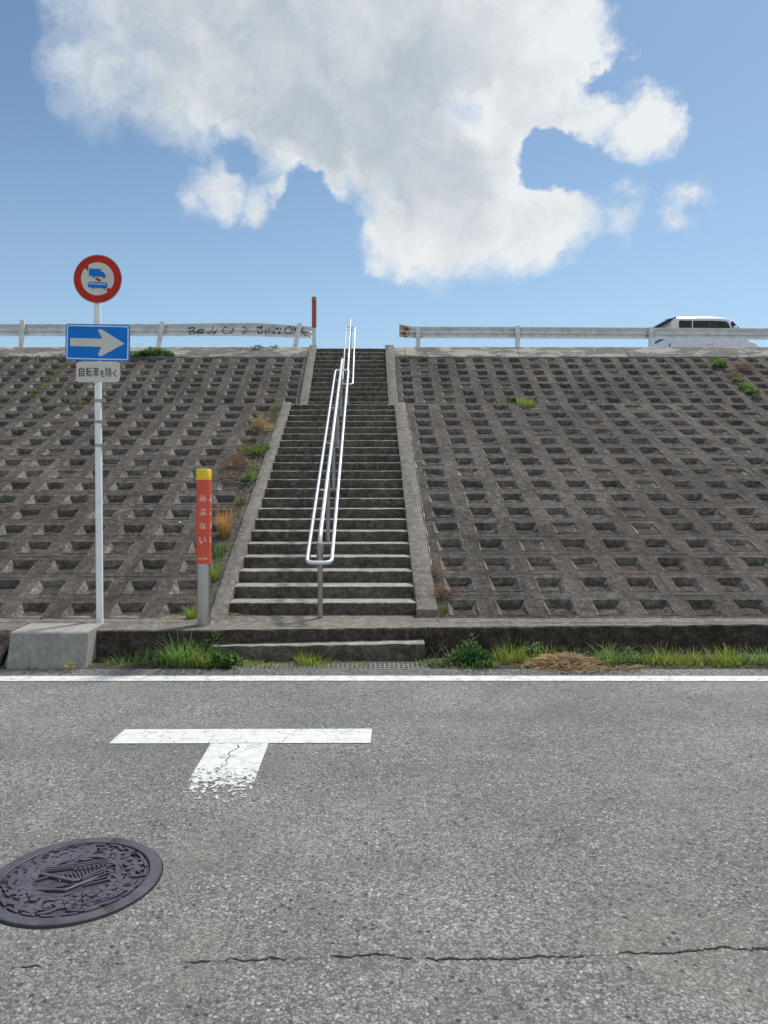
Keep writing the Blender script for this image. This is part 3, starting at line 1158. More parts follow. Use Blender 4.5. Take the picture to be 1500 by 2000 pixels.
# efflorescence line beside the right kerb
mb = MB()
vs, fs = [], []
N = 240
for i in range(N + 1):
    y = 7.5 + (12.2 - 7.5) * i / N
    w = 0.004 + 0.010 * max(0, mnoise.noise(Vector((y * 5, 0, 0))) + .1) + 0.012 * max(0, mnoise.noise(Vector((y * 17, 5, 0))) - .1)
    x = 0.648 + 0.008 * mnoise.noise(Vector((y * 6, 0, 3)))
    vs += [(x - w, y, P1(y) + 0.001), (x - w * .3, y, P1(y) + .012), (x + w, y, P1(y) + 0.001)]
for i in range(N):
    for j in range(2):
        a = i * 3 + j
        fs.append((a, a + 3, a + 4, a + 1))
mb.add(vs, fs)
mb.build('mortar_seam', M['mortar'], flight, fix=False, label='ragged whitish mortar seam beside the right kerb')

# berm between the two faces
mb = MB()
strip_sheet(mb, -60, 60, [(12.655, 2.60), (12.658, 2.775), (12.9, 2.779), (15.40, 2.779)], 60)
mb.build('berm_path', M['slope'], fix=False, kind='structure', label='level berm between lower and upper slopes')

upper = empty('upper_stair_flight', (-0.4, 15.5, 2.78), label='upper flight of concrete steps reaching the road above', cat='stairs')
RUN2, RISE2 = 0.2217, 0.133
for i in range(15):
    y0 = 15.53 + RUN2 * i
    zt = 2.908 + RISE2 * i
    mb = MB()
    step_mesh(mb, SX0 + .01, SX1, y0, y0 + RUN2 + (0.004 if i < 14 else .20), zt, RISE2 + 0.01, i + 51.3)
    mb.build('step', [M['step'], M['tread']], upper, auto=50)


def PS2(Y):
    return 3.13 + TAN2 * (Y - 15.9)


stringer(upper, SX1, 0.655, 15.3, 18.76, PS2, 0.03)
stringer(upper, -1.425, SX0 + .01, 15.3, 18.76, PS2, 0.03)

# ------------------------------------------------------------------ drain grating
grate = empty('drain_grating', (-0.3, 6.05, 0.03), label='rusty steel drain grating at the foot of the steps', cat='grating')
def repeat_part(mb_, name, m_, parent, offsets, **kw):
    """one mesh, many linked copies"""
    o = mb_.build(name, m_, parent, **kw)
    for d in offsets:
        c = o.copy()
        c.parent = parent
        c.matrix_parent_inverse = o.matrix_parent_inverse.copy()
        c.location = o.location + Vector(d)
        col.objects.link(c)
    return o


mb = MB()
x = GX0 + .01
mb.box((x - .0035, 5.955, 0.02), (x + .0035, 6.215, 0.034))
repeat_part(mb, 'cross_bar', M['galv'], grate, [(0.0372 * i, 0, 0) for i in range(1, int((GX1 - GX0 - .015) / 0.0372) + 1)])
mb = MB()
y = 5.985
mb.box((GX0, y - .005, 0.012), (GX1, y + .005, 0.037))
repeat_part(mb, 'bearing_bar', M['galv'], grate, [(0, 0.058 * i, 0) for i in range(1, 4)])
mb = MB()
mb.box((GX0 - .004, 5.945, -.01), (GX1 + .004, 5.955, 0.030))
mb.box((GX0 - .006, 5.958, -.01), (GX0 + .002, 6.215, 0.030))
mb.box((GX1 - .002, 5.958, -.01), (GX1 + .006, 6.215, 0.030))
mb.build('frame', M['galv'], grate)

# ------------------------------------------------------------------ handrails
HX = -0.419


def arc(c, r, a0, a1, n_, ax1, ax2):
    return [Vector(c) + ax1 * (r * math.cos(a0 + (a1 - a0) * i / n_)) + ax2 * (r * math.sin(a0 + (a1 - a0) * i / n_)) for i in range(n_ + 1)]


def handrail(name, label, tan, zline, ya, yb, posts, ground, bx, top_post):
    """zline(Y) height of the side loop; centre tube 0.155 higher"""
    root = empty(name, (HX, posts[0], ground(posts[0])), label=label, cat='handrail', group='steel handrails in the middle of the stairs')
    sl = Vector((0, 1, tan)).normalized()
    ex = Vector((1, 0, 0))
    h = 0.108
    rc = 0.055
    # loop with rounded ends, lying in the slope plane
    L = []
    p0 = Vector((bx, ya, zline(ya)))
    p1 = Vector((bx, yb, zline(yb)))
    cl = p0 + sl * rc
    cu = p1 - sl * rc
    for (cc, sg1, sg2) in ((cl, 1, -1), (cl, -1, -1), (cu, -1, 1), (cu, 1, 1)):
        c_ = cc + ex * (sg1 * (h - rc))
        if sg1 == 1 and sg2 == -1:
            seq = [(-(i) * math.pi / 2 / 5) for i in range(6)]
            pts = [c_ + ex * (rc * math.cos(a)) + sl * (rc * math.sin(a)) for a in seq]
        elif sg1 == -1 and sg2 == -1:
            pts = [c_ + ex * (rc * math.cos(a)) + sl * (rc * math.sin(a)) for a in [-math.pi / 2 - i * math.pi / 2 / 5 for i in range(6)]]
        elif sg1 == -1:
            pts = [c_ + ex * (rc * math.cos(a)) + sl * (rc * math.sin(a)) for a in [math.pi - i * math.pi / 2 / 5 for i in range(6)]]
        else:
            pts = [c_ + ex * (rc * math.cos(a)) + sl * (rc * math.sin(a)) for a in [math.pi / 2 - i * math.pi / 2 / 5 for i in range(6)]]
        L += pts
    # the upper end also turns; long straights need no extra points
    mb = MB()
    mb.tube(L, 0.017, 14, closed=True)
    mb.build('side_loop', M['steel_rail'], root, smooth=True)
    # centre tube
    up = 0.160
    mb = MB()
    yA = posts[0]
    zA = zline(yA) + up
    pts = [Vector((bx, yA - .012, zA - 0.10)), Vector((bx, yA - .010, zA - 0.06)), Vector((bx, yA, zA - 0.022)), Vector((bx, yA + .035, zA + .002)), Vector((bx, yA + .09, zline(yA + .09) + up))]
    ye = yb + 0.08
    pts += [Vector((bx, ye, zline(ye) + up)), Vector((bx, ye + .04, zline(ye) + up + .004)), Vector((bx, ye + .055, zline(ye) + up - .03)), Vector((bx, ye + .055, zline(ye) + up - .12))]
    mb.tube(pts, 0.019, 14)
    mb.build('centre_tube', M['steel_rail'], root, smooth=True)
    for i, y in enumerate(posts):
        zt = zline(y) + up - 0.015 - (0.075 if i == 0 else 0)
        mb = MB()
        mb.tube([Vector((bx, y - (.012 if i == 0 else 0), ground(y) - .03)), Vector((bx, y - (.012 if i == 0 else 0), zt - .10)), Vector((bx, y - (.012 if i == 0 else 0), zt))], 0.0235 if i == 0 else 0.022, 14)
        mb.build('post', M['steel_dull'], root, smooth=False, auto=40)
        mb = MB()
        zc = zline(y) - 0.012
        if ya + .05 < y < yb:
            mb.tube([Vector((bx - h, y, zc)), Vector((bx - h + .02, y, zc - .02)), Vector((bx - .02, y, zc - .025)), Vector((bx + .02, y, zc - .025)), Vector((bx + h - .02, y, zc - .02)), Vector((bx + h, y, zc))], 0.007, 8)
            mb.tube([Vector((bx, y, zc - .05)), Vector((bx, y, zc + .01))], 0.029, 14)
            mb.build('bracket', M['steel_dull'], root, smooth=False, auto=40)
    # clamp collar on the first post
    mb = MB()
    z0 = zline(posts[0]) + up - .13
    mb.tube([Vector((bx, posts[0] - .012, z0 - .03)), Vector((bx, posts[0] - .012, z0 + .055))], 0.0275, 14)
    mb.build('collar', M['steel_dull'], root, auto=40)
    return root


def g1(Y):
    if Y < 6.92:
        return 0.28
    return 0.28 + RISE * (math.floor((Y - 6.92) / RUN) + 1) if Y < 12.7 else 2.775


def g2(Y):
    if Y < 15.53:
        return 2.779
    return 2.908 + RISE2 * min(14, math.floor((Y - 15.53) / RUN2))


handrail('stair_handrail', 'double steel handrail on the lower stair flight, post on the landing', TAN1, lambda Y: 0.80 + TAN1 * (Y - 6.62), 6.60, 12.62,
         [6.76, 8.12, 9.46, 10.80, 12.15], g1, -0.418, True)
handrail('stair_handrail', 'shorter steel handrail on the upper stair flight against the sky', TAN2, lambda Y: 3.65 + TAN2 * (Y - 15.9), 15.66, 18.62,
         [15.72, 17.2, 18.55], g2, -0.405, True)
# ------------------------------------------------------------------ text helper


def text_mesh(s, size, bold=0.0, spacing=1.0, vertical=False):
    cu = bpy.data.curves.new('txt', 'FONT')
    cu.body = s
    cu.size = size
    cu.align_x = 'CENTER'
    cu.align_y = 'CENTER'
    cu.offset = bold
    cu.space_character = spacing
    o = bpy.data.objects.new('txt', cu)
    col.objects.link(o)
    bpy.context.view_layer.update()
    dg = bpy.context.evaluated_depsgraph_get()
    me = bpy.data.meshes.new_from_object(o.evaluated_get(dg))
    vs = [tuple(v.co) for v in me.vertices]
    fs = [tuple(p.vertices) for p in me.polygons]
    bpy.data.objects.remove(o)
    bpy.data.meshes.remove(me)
    return vs, fs


def fit(vs, w=None, h=None, c=(0, 0)):
    a = np.array(vs)[:, :2]
    lo, hi = a.min(0), a.max(0)
    sx = (w / (hi[0] - lo[0])) if w else None
    sy = (h / (hi[1] - lo[1])) if h else None
    sx = sx or sy
    sy = sy or sx
    m = (lo + hi) / 2
    return [((x - m[0]) * sx + c[0], (y - m[1]) * sy + c[1]) for x, y in a]


# ------------------------------------------------------------------ sign pole
SY = 6.45
pole_root = empty('sign_pole', (-2.289, 6.49, 0.28), label='tall white painted pole carrying the traffic signs', cat='sign pole')
mb = MB()
pA = Vector((-2.289, 6.49, 0.27))
pB = Vector((-2.312, 6.49, 3.36))
mb.tube([pA.lerp(pB, i / 12) for i in range(13)], 0.0295, 20)
mb.tube([pB, pB + Vector((0, 0, .006))], [0.03, 0.02], 20)
mb.build('pole', M['white_pole'], pole_root, auto=40)
for py in (783, 824, 870):
    z = 1.5 - (py - 940) / 1480 * 6.49
    t = (z - .27) / 3.09
    cx_ = -2.289 - .023 * t
    mb = MB()
    mb.tube([Vector((cx_, 6.49, z - .013)), Vector((cx_, 6.49, z + .013))], 0.0325, 20)
    mb.box((cx_ + .028, 6.475, z - .016), (cx_ + .060, 6.48, z + .016), bev=.001)
    mb.box((cx_ + .028, 6.500, z - .016), (cx_ + .060, 6.505, z + .016), bev=.001)
    mb.tube([Vector((cx_ + .048, 6.468, z)), Vector((cx_ + .048, 6.512, z))], 0.006, 8)
    mb.build('clamp', M['galv'], pole_root, auto=40)
mb = MB()
mb.tube([at(187, 760, 6.49), at(187, 842, 6.49)], 0.0035, 8)
mb.build('edge_strip', M['white_pole'], pole_root, auto=40)
mb = MB()
mb.tube([at(187.6, 846, 6.48), at(188.2, 882, 6.48)], 0.0055, 8)
mb.build('edge_strip', M['white_pole'], pole_root, auto=40)


def disc(b, cx_, cz, r0, r1, y, n_=64, mi=0, thick=0.0012):
    """ring r0..r1 facing -y"""
    vs, fs = [], []
    for i in range(n_):
        a = 2 * math.pi * i / n_
        for r in (r0, r1):
            vs.append((cx_ + r * math.cos(a), y, cz + r * math.sin(a)))
            vs.append((cx_ + r * math.cos(a), y + thick, cz + r * math.sin(a)))
    for i in range(n_):
        j = (i + 1) % n_
        a, c_ = i * 4, j * 4
        fs += [(a, c_, c_ + 2, a + 2), (a + 2, c_ + 2, c_ + 3, a + 3), (a, a + 1, c_ + 1, c_)]
    b.add(vs, fs, mi)


def plate(b, cx_, cz, w, h, y0, y1, r=0.02, mi=0):
    pts = []
    for (sx, sz, a0) in ((1, 1, 0), (-1, 1, 90), (-1, -1, 180), (1, -1, 270)):
        for i in range(7):
            a = math.radians(a0 + 15 * i)
            pts.append((cx_ + sx * (w / 2 - r) + r * math.cos(a), cz + sz * (h / 2 - r) + r * math.sin(a)))
    b.prism(pts, y0, y1, 'y', mi)


def rot2(pts, ang, c):
    ca, sa = math.cos(ang), math.sin(ang)
    return [(c[0] + (x - c[0]) * ca - (z - c[1]) * sa, c[1] + (x - c[0]) * sa + (z - c[1]) * ca) for x, z in pts]


SYF = 6.449
cc = at(190.7, 544.7, SYF)
RX, RZ = cc.x, cc.z
rs = empty('round_no_trucks_sign', (RX, SYF, RZ), label='round red-rimmed sign with blue truck and bus', cat='traffic sign')
Kp = SYF / 1480   # metres per photo pixel here


def rp(x, y):      # crop coordinates (10 per px, origin 120,490)
    return ((120 + x / 10 - 717) * Kp, CAMH - (490 + y / 10 - 940) * Kp)


mb = MB()
mb.tube([Vector((RX, SYF, RZ)), Vector((RX, SYF + .004, RZ))], 0.2065, 64)
mb.build('plate', M['sign_back'], rs, auto=40)
mb = MB()
mb.tube([Vector((RX, SYF + .004, RZ)), Vector((RX, SYF + .010, RZ))], 0.200, 64)
mb.box((RX - .12, SYF + .0095, RZ - .02), (RX + .12, SYF + .020, RZ + .02))
mb.build('back_channel', M['galv'], rs, auto=40)
mb = MB()
disc(mb, RX, RZ, 0.0, 0.142, SYF - .0015)
mb.build('white_face', M['sign_white'], rs, fix=False)
mb = MB()
disc(mb, RX, RZ, 0.141, 0.2005, SYF - .0025)
mb.build('red_rim', M['sign_red'], rs, fix=False)
mb = MB()


def poly(b, pts, y, th=0.001):
    b.prism(pts, y, y + th, 'y')


poly(mb, [rp(430, 300), rp(500, 250), rp(525, 290), rp(520, 395), rp(470, 345)], SYF - .003)
mb.build('slash', M['sign_red'], rs)
mb = MB()
poly(mb, [rp(655, 540), rp(690, 525), rp(745, 545), rp(780, 590), rp(730, 600), rp(690, 572)], SYF - .003)
mb.build('slash', M['sign_red'], rs)
mb = MB()
poly(mb, [rp(870, 765), rp(930, 720), rp(975, 750), rp(1000, 790), rp(930, 830)], SYF - .003)
mb.build('slash', M['sign_red'], rs)
mb = MB()
poly(mb, [rp(540, 345), rp(765, 355), rp(775, 405), rp(820, 410), rp(835, 440), rp(865, 470), rp(868, 510), rp(840, 512), rp(540, 490)], SYF - .0045)
for (x_, y_, r_) in ((635, 505, 22), (830, 515, 24)):
    c_ = rp(x_, y_)
    poly(mb, [(c_[0] + r_ / 10 * Kp * math.cos(a), c_[1] + r_ / 10 * Kp * math.sin(a)) for a in [i * math.pi / 8 for i in range(16)]], SYF - .0055)
mb.build('truck_symbol', M['sign_blue'], rs)
mb = MB()
poly(mb, [rp(520, 630), rp(560, 605), rp(880, 622), rp(893, 650), rp(893, 720), rp(870, 735), rp(530, 712), rp(520, 690)], SYF - .0045)
for (x_, y_, r_) in ((622, 722, 20), (842, 735, 20)):
    c_ = rp(x_, y_)
    poly(mb, [(c_[0] + r_ / 10 * Kp * math.cos(a), c_[1] + r_ / 10 * Kp * math.sin(a)) for a in [i * math.pi / 8 for i in range(16)]], SYF - .0055)
bus = mb.build('bus_symbol', M['sign_blue'], rs)
mb = MB()
for i in range(7):
    x_ = 545 + i * 48
    y_ = 625 + i * 2.6
    poly(mb, [rp(x_, y_), rp(x_ + 34, y_ + 2), rp(x_ + 34, y_ + 32), rp(x_, y_ + 30)], SYF - .0055)
mb.build('bus_windows', M['sign_white'], bus)

# one-way plate (slightly rotated clockwise)
cc = at(190.7, 669, SYF)
ow = empty('one_way_sign', tuple(cc), label='blue rectangular sign with grey-white arrow pointing right', cat='traffic sign')


def np_(x, y):      # crop coordinates, 7.143 per px, origin 110,620
    return ((110 + x / 7.143 - 717) * Kp, CAMH - (620 + y / 7.143 - 940) * Kp)


def plate_r(b, w, h, y0, y1, r, ang=-0.022):
    t = MB()
    plate(t, cc.x, cc.z, w, h, y0, y1, r)
    xz = rot2([(v[0], v[2]) for v in t.v], ang, (cc.x, cc.z))
    t.v = [(q[0], v[1], q[1]) for q, v in zip(xz, t.v)]
    b.add(t.v, t.f)


mb = MB()
plate_r(mb, 0.548, 0.311, SYF, SYF + .004, 0.022)
mb.build('plate', M['sign_blue'], ow)
mb = MB()
plate_r(mb, 0.528, 0.291, SYF - .0015, SYF - .0002, 0.018)
mb.build('border_line', M['sign_line'], ow)
mb = MB()
plate_r(mb, 0.506, 0.269, SYF - .003, SYF - .0017, 0.010)
mb.build('blue_field', M['sign_blue'], ow)
mb = MB()
arrow = [np_(*p) for p in ((195, 288), (640, 297), (628, 262), (588, 195), (590, 172), (612, 163), (640, 172), (955, 365), (625, 545), (600, 540), (585, 515), (592, 495), (635, 412), (197, 400))]
poly(mb, arrow, SYF - .0045)
mb.build('arrow', M['sign_white'], ow)
mb = MB()
mb.box((cc.x - .18, SYF + .0045, cc.z - .02), (cc.x + .18, SYF + .014, cc.z + .02))
mb.build('back_channel', M['galv'], ow)

# auxiliary plate
cc2 = at(191.2, 726.2, SYF)
ax_ = empty('bicycle_exception_plate', tuple(cc2), label='small grey-white plate with black Japanese lettering under the arrow sign', cat='traffic sign')
mb = MB()
plate(mb, cc2.x, cc2.z, 0.371, 0.176, SYF + .001, SYF + .005, 0.03)
mb.build('plate', M['sign_white'], ax_)
mb = MB()
mb.box((cc2.x - .1, SYF + .0055, cc2.z - .01), (cc2.x + .1, SYF + .014, cc2.z + .01))
mb.build('back_channel', M['galv'], ax_)
for ch, x0, x1, y0_, y1_ in (('自', 312, 392, 692, 828), ('転', 410, 500, 692, 828), ('車', 510, 596, 695, 830), ('を', 612, 672, 730, 828), ('除', 685, 775, 695, 830), ('く', 790, 842, 728, 832)):
    mb = MB()
    vs, fs = text_mesh(ch, 1.0, bold=0.005 if ch in '車転除' else 0.014)
    a = np_(x0, y0_)
    b_ = np_(x1, y1_)
    q = fit(vs, abs(b_[0] - a[0]), abs(b_[1] - a[1]), ((a[0] + b_[0]) / 2, (a[1] + b_[1]) / 2))
    mb.add([(x, SYF, z) for x, z in q], fs)
    mb.build('letter', M['ink'], ax_, fix=False)

# ------------------------------------------------------------------ bollards


def bollard(base, zr0, zr1, zy1, r, rr_, label, mred, myel, detail=True):
    root = empty('bollard', tuple(base), label=label, cat='bollard', group='red and yellow warning bollards')
    x0, y0, z0 = base
    mb = MB()
    mb.tube([Vector((x0, y0, z0 - .01)), Vector((x0, y0, zr0 + .01))], r, 40)
    mb.build('steel_tube', M['steel'], root, auto=40)
    mb = MB()
    mb.tube([Vector((x0, y0, zr0)), Vector((x0, y0, zr1))], rr_, 40)
    mb.build('red_sleeve', mred, root, auto=40)
    mb = MB()
    mb.tube([Vector((x0, y0, zr1)), Vector((x0, y0, zy1 - .008)), Vector((x0, y0, zy1 - .002)), Vector((x0, y0, zy1))], [rr_ + .0005, rr_ + .0005, rr_ - .003, rr_ - .010], 40)
    mb.build('yellow_cap', myel, root, auto=40)
    return root


def wrap_text(b, s, w, h, ang, zc, x0, y0, r):
    vs, fs = text_mesh(s, 1.0, bold=0.008)
    q = fit(vs, w, h)
    out = []
    for (u, v) in q:
        a = ang + u / r
        out.append((x0 + math.sin(a) * r, y0 - math.cos(a) * r, zc + v))
    b.add(out, fs)


bx, by = -1.390, 6.45
B1 = bollard((bx, by, 0.28), 0.803, 1.513, 1.605, 0.0585, 0.0637, 'tall red bollard with yellow cap left of the stair foot', M['bollard_red'], M['bollard_yellow'])
mb = MB()
KB = by / 1480
ba = math.atan2(-bx, by)   # bearing of the camera from the bollard
for ch, yy, hh, ww in (('あ', 973, 13, 13), ('ぶ', 1000, 13, 14), ('な', 1027, 12, 13), ('い', 1055, 12, 13)):
    z = CAMH - (yy - 940) / 1480 * (by - .06)
    for ang_ in (ba - 0.14, ba + 1.32):
        mb = MB()
        wrap_text(mb, ch, ww * KB, hh * KB, ang_, z, bx, by, 0.0645)
        mb.build('letter', M['text_white'], B1, fix=False)
mb = MB()
wrap_text(mb, '国土交通省', 0.080, 0.017, ba - 0.14, CAMH - (1091 - 940) / 1480 * (by - .06), bx, by, 0.0645)
mb.build('lettering', M['text_white'], B1, fix=False)
bx2, by2 = at(613.6, 600, 19.4).x, 19.4
B2 = bollard((bx2, by2, 4.79), 5.43, 6.13, 6.218, 0.048, 0.0595, 'faded red bollard at the top left of the stairs', M['bollard_red_old'], M['bollard_yellow_old'])
FT = mat('faded_text', (0.5, 0.3, 0.26), .6)
for ch, z in (('あ', 5.97), ('ぶ', 5.85), ('な', 5.74), ('い', 5.62)):
    mb = MB()
    wrap_text(mb, ch, 0.045, 0.045, 0.0, z, bx2, by2, 0.0605)
    mb.build('letter', FT, B2, fix=False)

# ------------------------------------------------------------------ guardrails
GY = 19.6
PROF = [(0.0, 0.0), (0.06, 0.004), (0.14, 0.012), (0.24, 0.07), (0.36, 0.075), (0.46, 0.012), (0.54, 0.012), (0.64, 0.075), (0.76, 0.07), (0.86, 0.012), (0.94, 0.004), (1.0, 0.0)]


def prof_dy(t):
    for (a, ya), (b, yb) in zip(PROF[:-1], PROF[1:]):
        if t <= b:
            return ya + (yb - ya) * (t - a) / (b - a)
    return 0


def beam(path, name, m_, parent, th=0.004):
    """path: (px, top py, bottom py, Y)"""
    b = MB()
    vs, fs = [], []
    n_ = len(PROF)
    for (px, ta, tb, Y) in path:
        A, B = at(px, ta, Y), at(px, tb, Y)
        for t, dy in PROF:
            p = A.lerp(B, t)
            vs.append((p.x, p.y + dy, p.z))
        for t, dy in PROF:
            p = A.lerp(B, t)
            vs.append((p.x, p.y + dy + th, p.z))
    w = n_ * 2
    for i in range(len(path) - 1):
        for j in range(n_ - 1):
            a = i * w + j
            fs.append((a, a + w, a + w + 1, a + 1))
            a += n_
            fs.append((a, a + w, a + w + 1, a + 1))
        for j in (0, n_ - 1):
            a = i * w + j
            fs.append((a, a + w, a + w + n_, a + n_))
    b.add(vs, fs)
    return b.build(name, m_, parent, auto=60)


def guard_post(parent, px, ptop, pbot, Y, m_, lean=0.0, w=0.11, front=True):
    top, bot = at(px + lean, ptop, Y), at(px, pbot, Y)
    bot = bot + (bot - top) * ((bot.z - 4.75) / max(.01, (top.z - bot.z)))
    b = MB()
    d = w / 2
    yo = -.06
    vs = []
    # folded channel post open on one side
    sec = [(-d, 0), (d, 0), (d, .06), (d - .008, .06), (d - .008, .008), (-d + .008, .008), (-d + .008, .06), (-d, .06)]
    for P_ in (bot, top):
        for (a, c_) in sec:
            vs.append((P_.x + a, P_.y + yo + c_ - .008, P_.z))
    n_ = len(sec)
    fs = [(i, (i + 1) % n_, (i + 1) % n_ + n_, i + n_) for i in range(n_)]
    fs += [(0, 1, 4, 5), (1, 2, 3, 4), (0, 5, 6, 7), (n_, n_ + 1, n_ + 4, n_ + 5), (n_ + 1, n_ + 2, n_ + 3, n_ + 4), (n_, n_ + 5, n_ + 6, n_ + 7)]
    b.add(vs, fs)
    o = b.build('post', m_, parent)
    for dx in (-.10, .10):
        for dz in (0.10, 0.20):
            b = MB()
            p = Vector((top.x + dx * .9, Y - .004, top.z - dz - .02))
            b.tube([p + Vector((0, -.012, 0)), p + Vector((0, .02, 0))], 0.014, 6)
            b.build('bolt', M['bolt_rust'], o)
    return o


GL = empty('guardrail', (-5, GY, 4.8), label='white guardrail with black scribbled letters left of the stairs', cat='guardrail', group='guardrails along the upper road')
path = []
for px in (-900, -400, -200, 0, 120, 240, 320, 400, 450, 500, 540, 560, 580, 595, 604, 609):
    t0 = 633.0
    b0 = 656.5
    if px > 320:
        u = (px - 320) / 290
        t0 = 633.5 - 3.0 * math.sin(min(1, u / .62) * math.pi / 2) * (1 if u < .62 else 1) + max(0, u - .62) * 20
        b0 = 656.5 - 0.5 * u + max(0, u - .55) * 10
    path.append((px, t0, b0, GY + (0.35 * max(0, (px - 560) / 50) ** 2)))
beam(path, 'rail_beam', M['guard'], GL)
for px, pt, lean in ((-330, 627, 2), (43, 626, 2.5), (311, 629, 7), (577, 632, 9)):
    guard_post(GL, px, pt, 676, GY, M['guard'], lean, 0.115)
# scribble
G = lambda x, y: (300 + x / 3, 560 + y / 3)
ST = [
    [(205, 240), (212, 278)], [(198, 240), (232, 236), (241, 244), (232, 254), (214, 257), (236, 258), (243, 266), (232, 275), (212, 279)],
    [(262, 250), (254, 277)], [(248, 262), (270, 250), (290, 252), (284, 262), (262, 266), (290, 270)],
    [(312, 262), (320, 277), (336, 256)], [(342, 232), (350, 276), (374, 246)],
    [(430, 228), (408, 240), (402, 258), (415, 276), (440, 276), (458, 260), (470, 240)],
    [(520, 228), (545, 246), (518, 278)],
    [(600, 238), (640, 226), (615, 246), (636, 248), (638, 262), (622, 272), (610, 276)], [(612, 244), (612, 276)],
    [(655, 250), (652, 277)], [(650, 252), (676, 244), (680, 256), (656, 262)],
    [(690, 246), (702, 272), (716, 240)], [(722, 236), (734, 276), (745, 240)],
    [(800, 232), (776, 238), (766, 256), (780, 272), (806, 266)], [(800, 232), (812, 250), (806, 268)],
    [(824, 236), (826, 258)], [(834, 238), (832, 272)], [(846, 238), (848, 270)], [(880, 236), (862, 252), (850, 258)], [(862, 252), (885, 280)], [(856, 262), (905, 268)],
    [(880, 282), (925, 296)]]


def beam_surface(px, py):
    """point on the near face of the left beam"""
    u = None
    for a, b in zip(path[:-1], path[1:]):
        if a[0] <= px <= b[0]:
            f = (px - a[0]) / (b[0] - a[0])
            ta = a[1] + (b[1] - a[1]) * f
            tb = a[2] + (b[2] - a[2]) * f
            Y = a[3] + (b[3] - a[3]) * f
            t = min(1, max(0, (py - ta) / (tb - ta)))
            p = at(px, py, Y)
            return Vector((p.x, Y + prof_dy(t) - 0.004, p.z))
    return at(px, py, GY)


LET = [[0, 1], [2, 3], [4, 5], [6], [7], [8, 9], [10, 11], [12, 13], [14, 15], [16], [17], [18, 19, 20, 21], [22]]
for let in LET:
    mb = MB()
    for st in [ST[i] for i in let if i < len(ST)]:
        P = []
        for a, b in zip(st[:-1], st[1:]):
            for i in range(5):
                P.append((a[0] + (b[0] - a[0]) * i / 5, a[1] + (b[1] - a[1]) * i / 5))
        P.append(st[-1])
        pts = [beam_surface(*G(*p)) for p in P]
        vs, fs = [], []
        for i, p in enumerate(pts):
            t = (pts[min(i + 1, len(pts) - 1)] - pts[max(0, i - 1)])
            t.y = 0
            t.normalize()
            nrm = Vector((-t.z, 0, t.x)) * (0.012 + 0.004 * R.random())
            vs += [tuple(p + nrm), tuple(p - nrm)]
        for i in range(len(pts) - 1):
            fs.append((i * 2, i * 2 + 2, i * 2 + 3, i * 2 + 1))
        mb.add(vs, fs)
    if mb.v:
        mb.build('graffiti_letter', M['spray'], GL, fix=False)

GR = empty('guardrail', (6, GY, 4.8), label='white guardrail with a rusty flared end right of the stairs', cat='guardrail', group='guardrails along the upper road')
path2 = [(780, 633.5, 658, GY - .02), (783, 634, 658.5, GY), (790, 635.5, 659, GY + .02), (802, 637.5, 660, GY + .01), (820, 638, 660.5, GY), (900, 638.2, 660.5, GY), (1010, 638.6, 661, GY), (1270, 640, 662, GY), (1500, 641.5, 663.5, GY), (2000, 645, 667, GY), (2700, 650, 672, GY)]
beam(path2, 'rail_beam', M['guard_rust'], GR)
for px, pt in ((816, 641), (1010, 637), (1270, 640), (1650, 642), (2030, 645)):
    guard_post(GR, px, pt, 676, GY, M['guard_rust'], 0.5, 0.11)

# ------------------------------------------------------------------ van on the upper road
VY = 23.5
vx0 = at(1311, 0, VY).x
VZ = 4.79
van = empty('van', (vx0 + 1.4, VY + .74, VZ), label='white boxy mini van passing behind the right guardrail', cat='van')
VW = 1.475


def vloft(b, secs, mi=0):
    """secs: list of (x, [(y,z)...])"""
    n_ = len(secs[0][1])
    vs = [(vx0 + s_[0], VY + p[0], VZ + p[1]) for s_ in secs for p in s_[1]]
    fs = []
    for i in range(len(secs) - 1):
        for j in range(n_):
            j2 = (j + 1) % n_
            fs.append((i * n_ + j, i * n_ + j2, (i + 1) * n_ + j2, (i + 1) * n_ + j))
    fs.append(tuple(range(n_))[::-1])
    fs.append(tuple((len(secs) - 1) * n_ + j for j in range(n_)))
    b.add(vs, fs, mi)


def vsec(zb, zbelt, ztop, inset, shrink=0.0):
    a, w = shrink, VW - shrink
    return [(a + .03, zb), (a, zb + .10), (a, zbelt), (a + inset * .6, ztop - .12), (a + inset * .9, ztop - .05), (a + inset + .05, ztop),
            (w - inset - .05, ztop), (w - inset * .9, ztop - .05), (w - inset * .6, ztop - .12), (w, zbelt), (w, zb + .10), (w - .03, zb)]


zr = 1.835
mb = MB()
secs = [(-.010, vsec(.30, .95, 1.05, .02, .03)), (0.0, vsec(.26, .98, 1.45, .03, .012)), (0.03, vsec(.24, 1.0, 1.70, .05, .004)), (0.10, vsec(.22, 1.0, 1.80, .07)), (0.24, vsec(.22, 1.0, zr - .005, .07)),
        (0.8, vsec(.22, 1.0, zr + .005, .07)), (1.3, vsec(.22, 1.0, zr, .07)), (1.66, vsec(.22, 1.0, zr - .02, .07)), (1.80, vsec(.22, 1.0, zr - .06, .07)), (1.88, vsec(.22, 1.0, zr - .13, .07)),
        (2.10, vsec(.22, 1.0, 1.52, .06)), (2.32, vsec(.22, .98, 1.22, .05)), (2.44, vsec(.22, .95, 1.10, .04, .01)), (2.66, vsec(.24, .88, 1.03, .04, .02)), (2.76, vsec(.26, .80, .96, .04, .04)), (2.81, vsec(.28, .60, .78, .04, .08))]
vloft(mb, secs)
mb.build('body', M['van'], van, auto=32)


def side_y(z):     # outer skin offset of the near side above belt
    t = max(0, (z - 1.0) / 0.71)
    return 0.042 * t


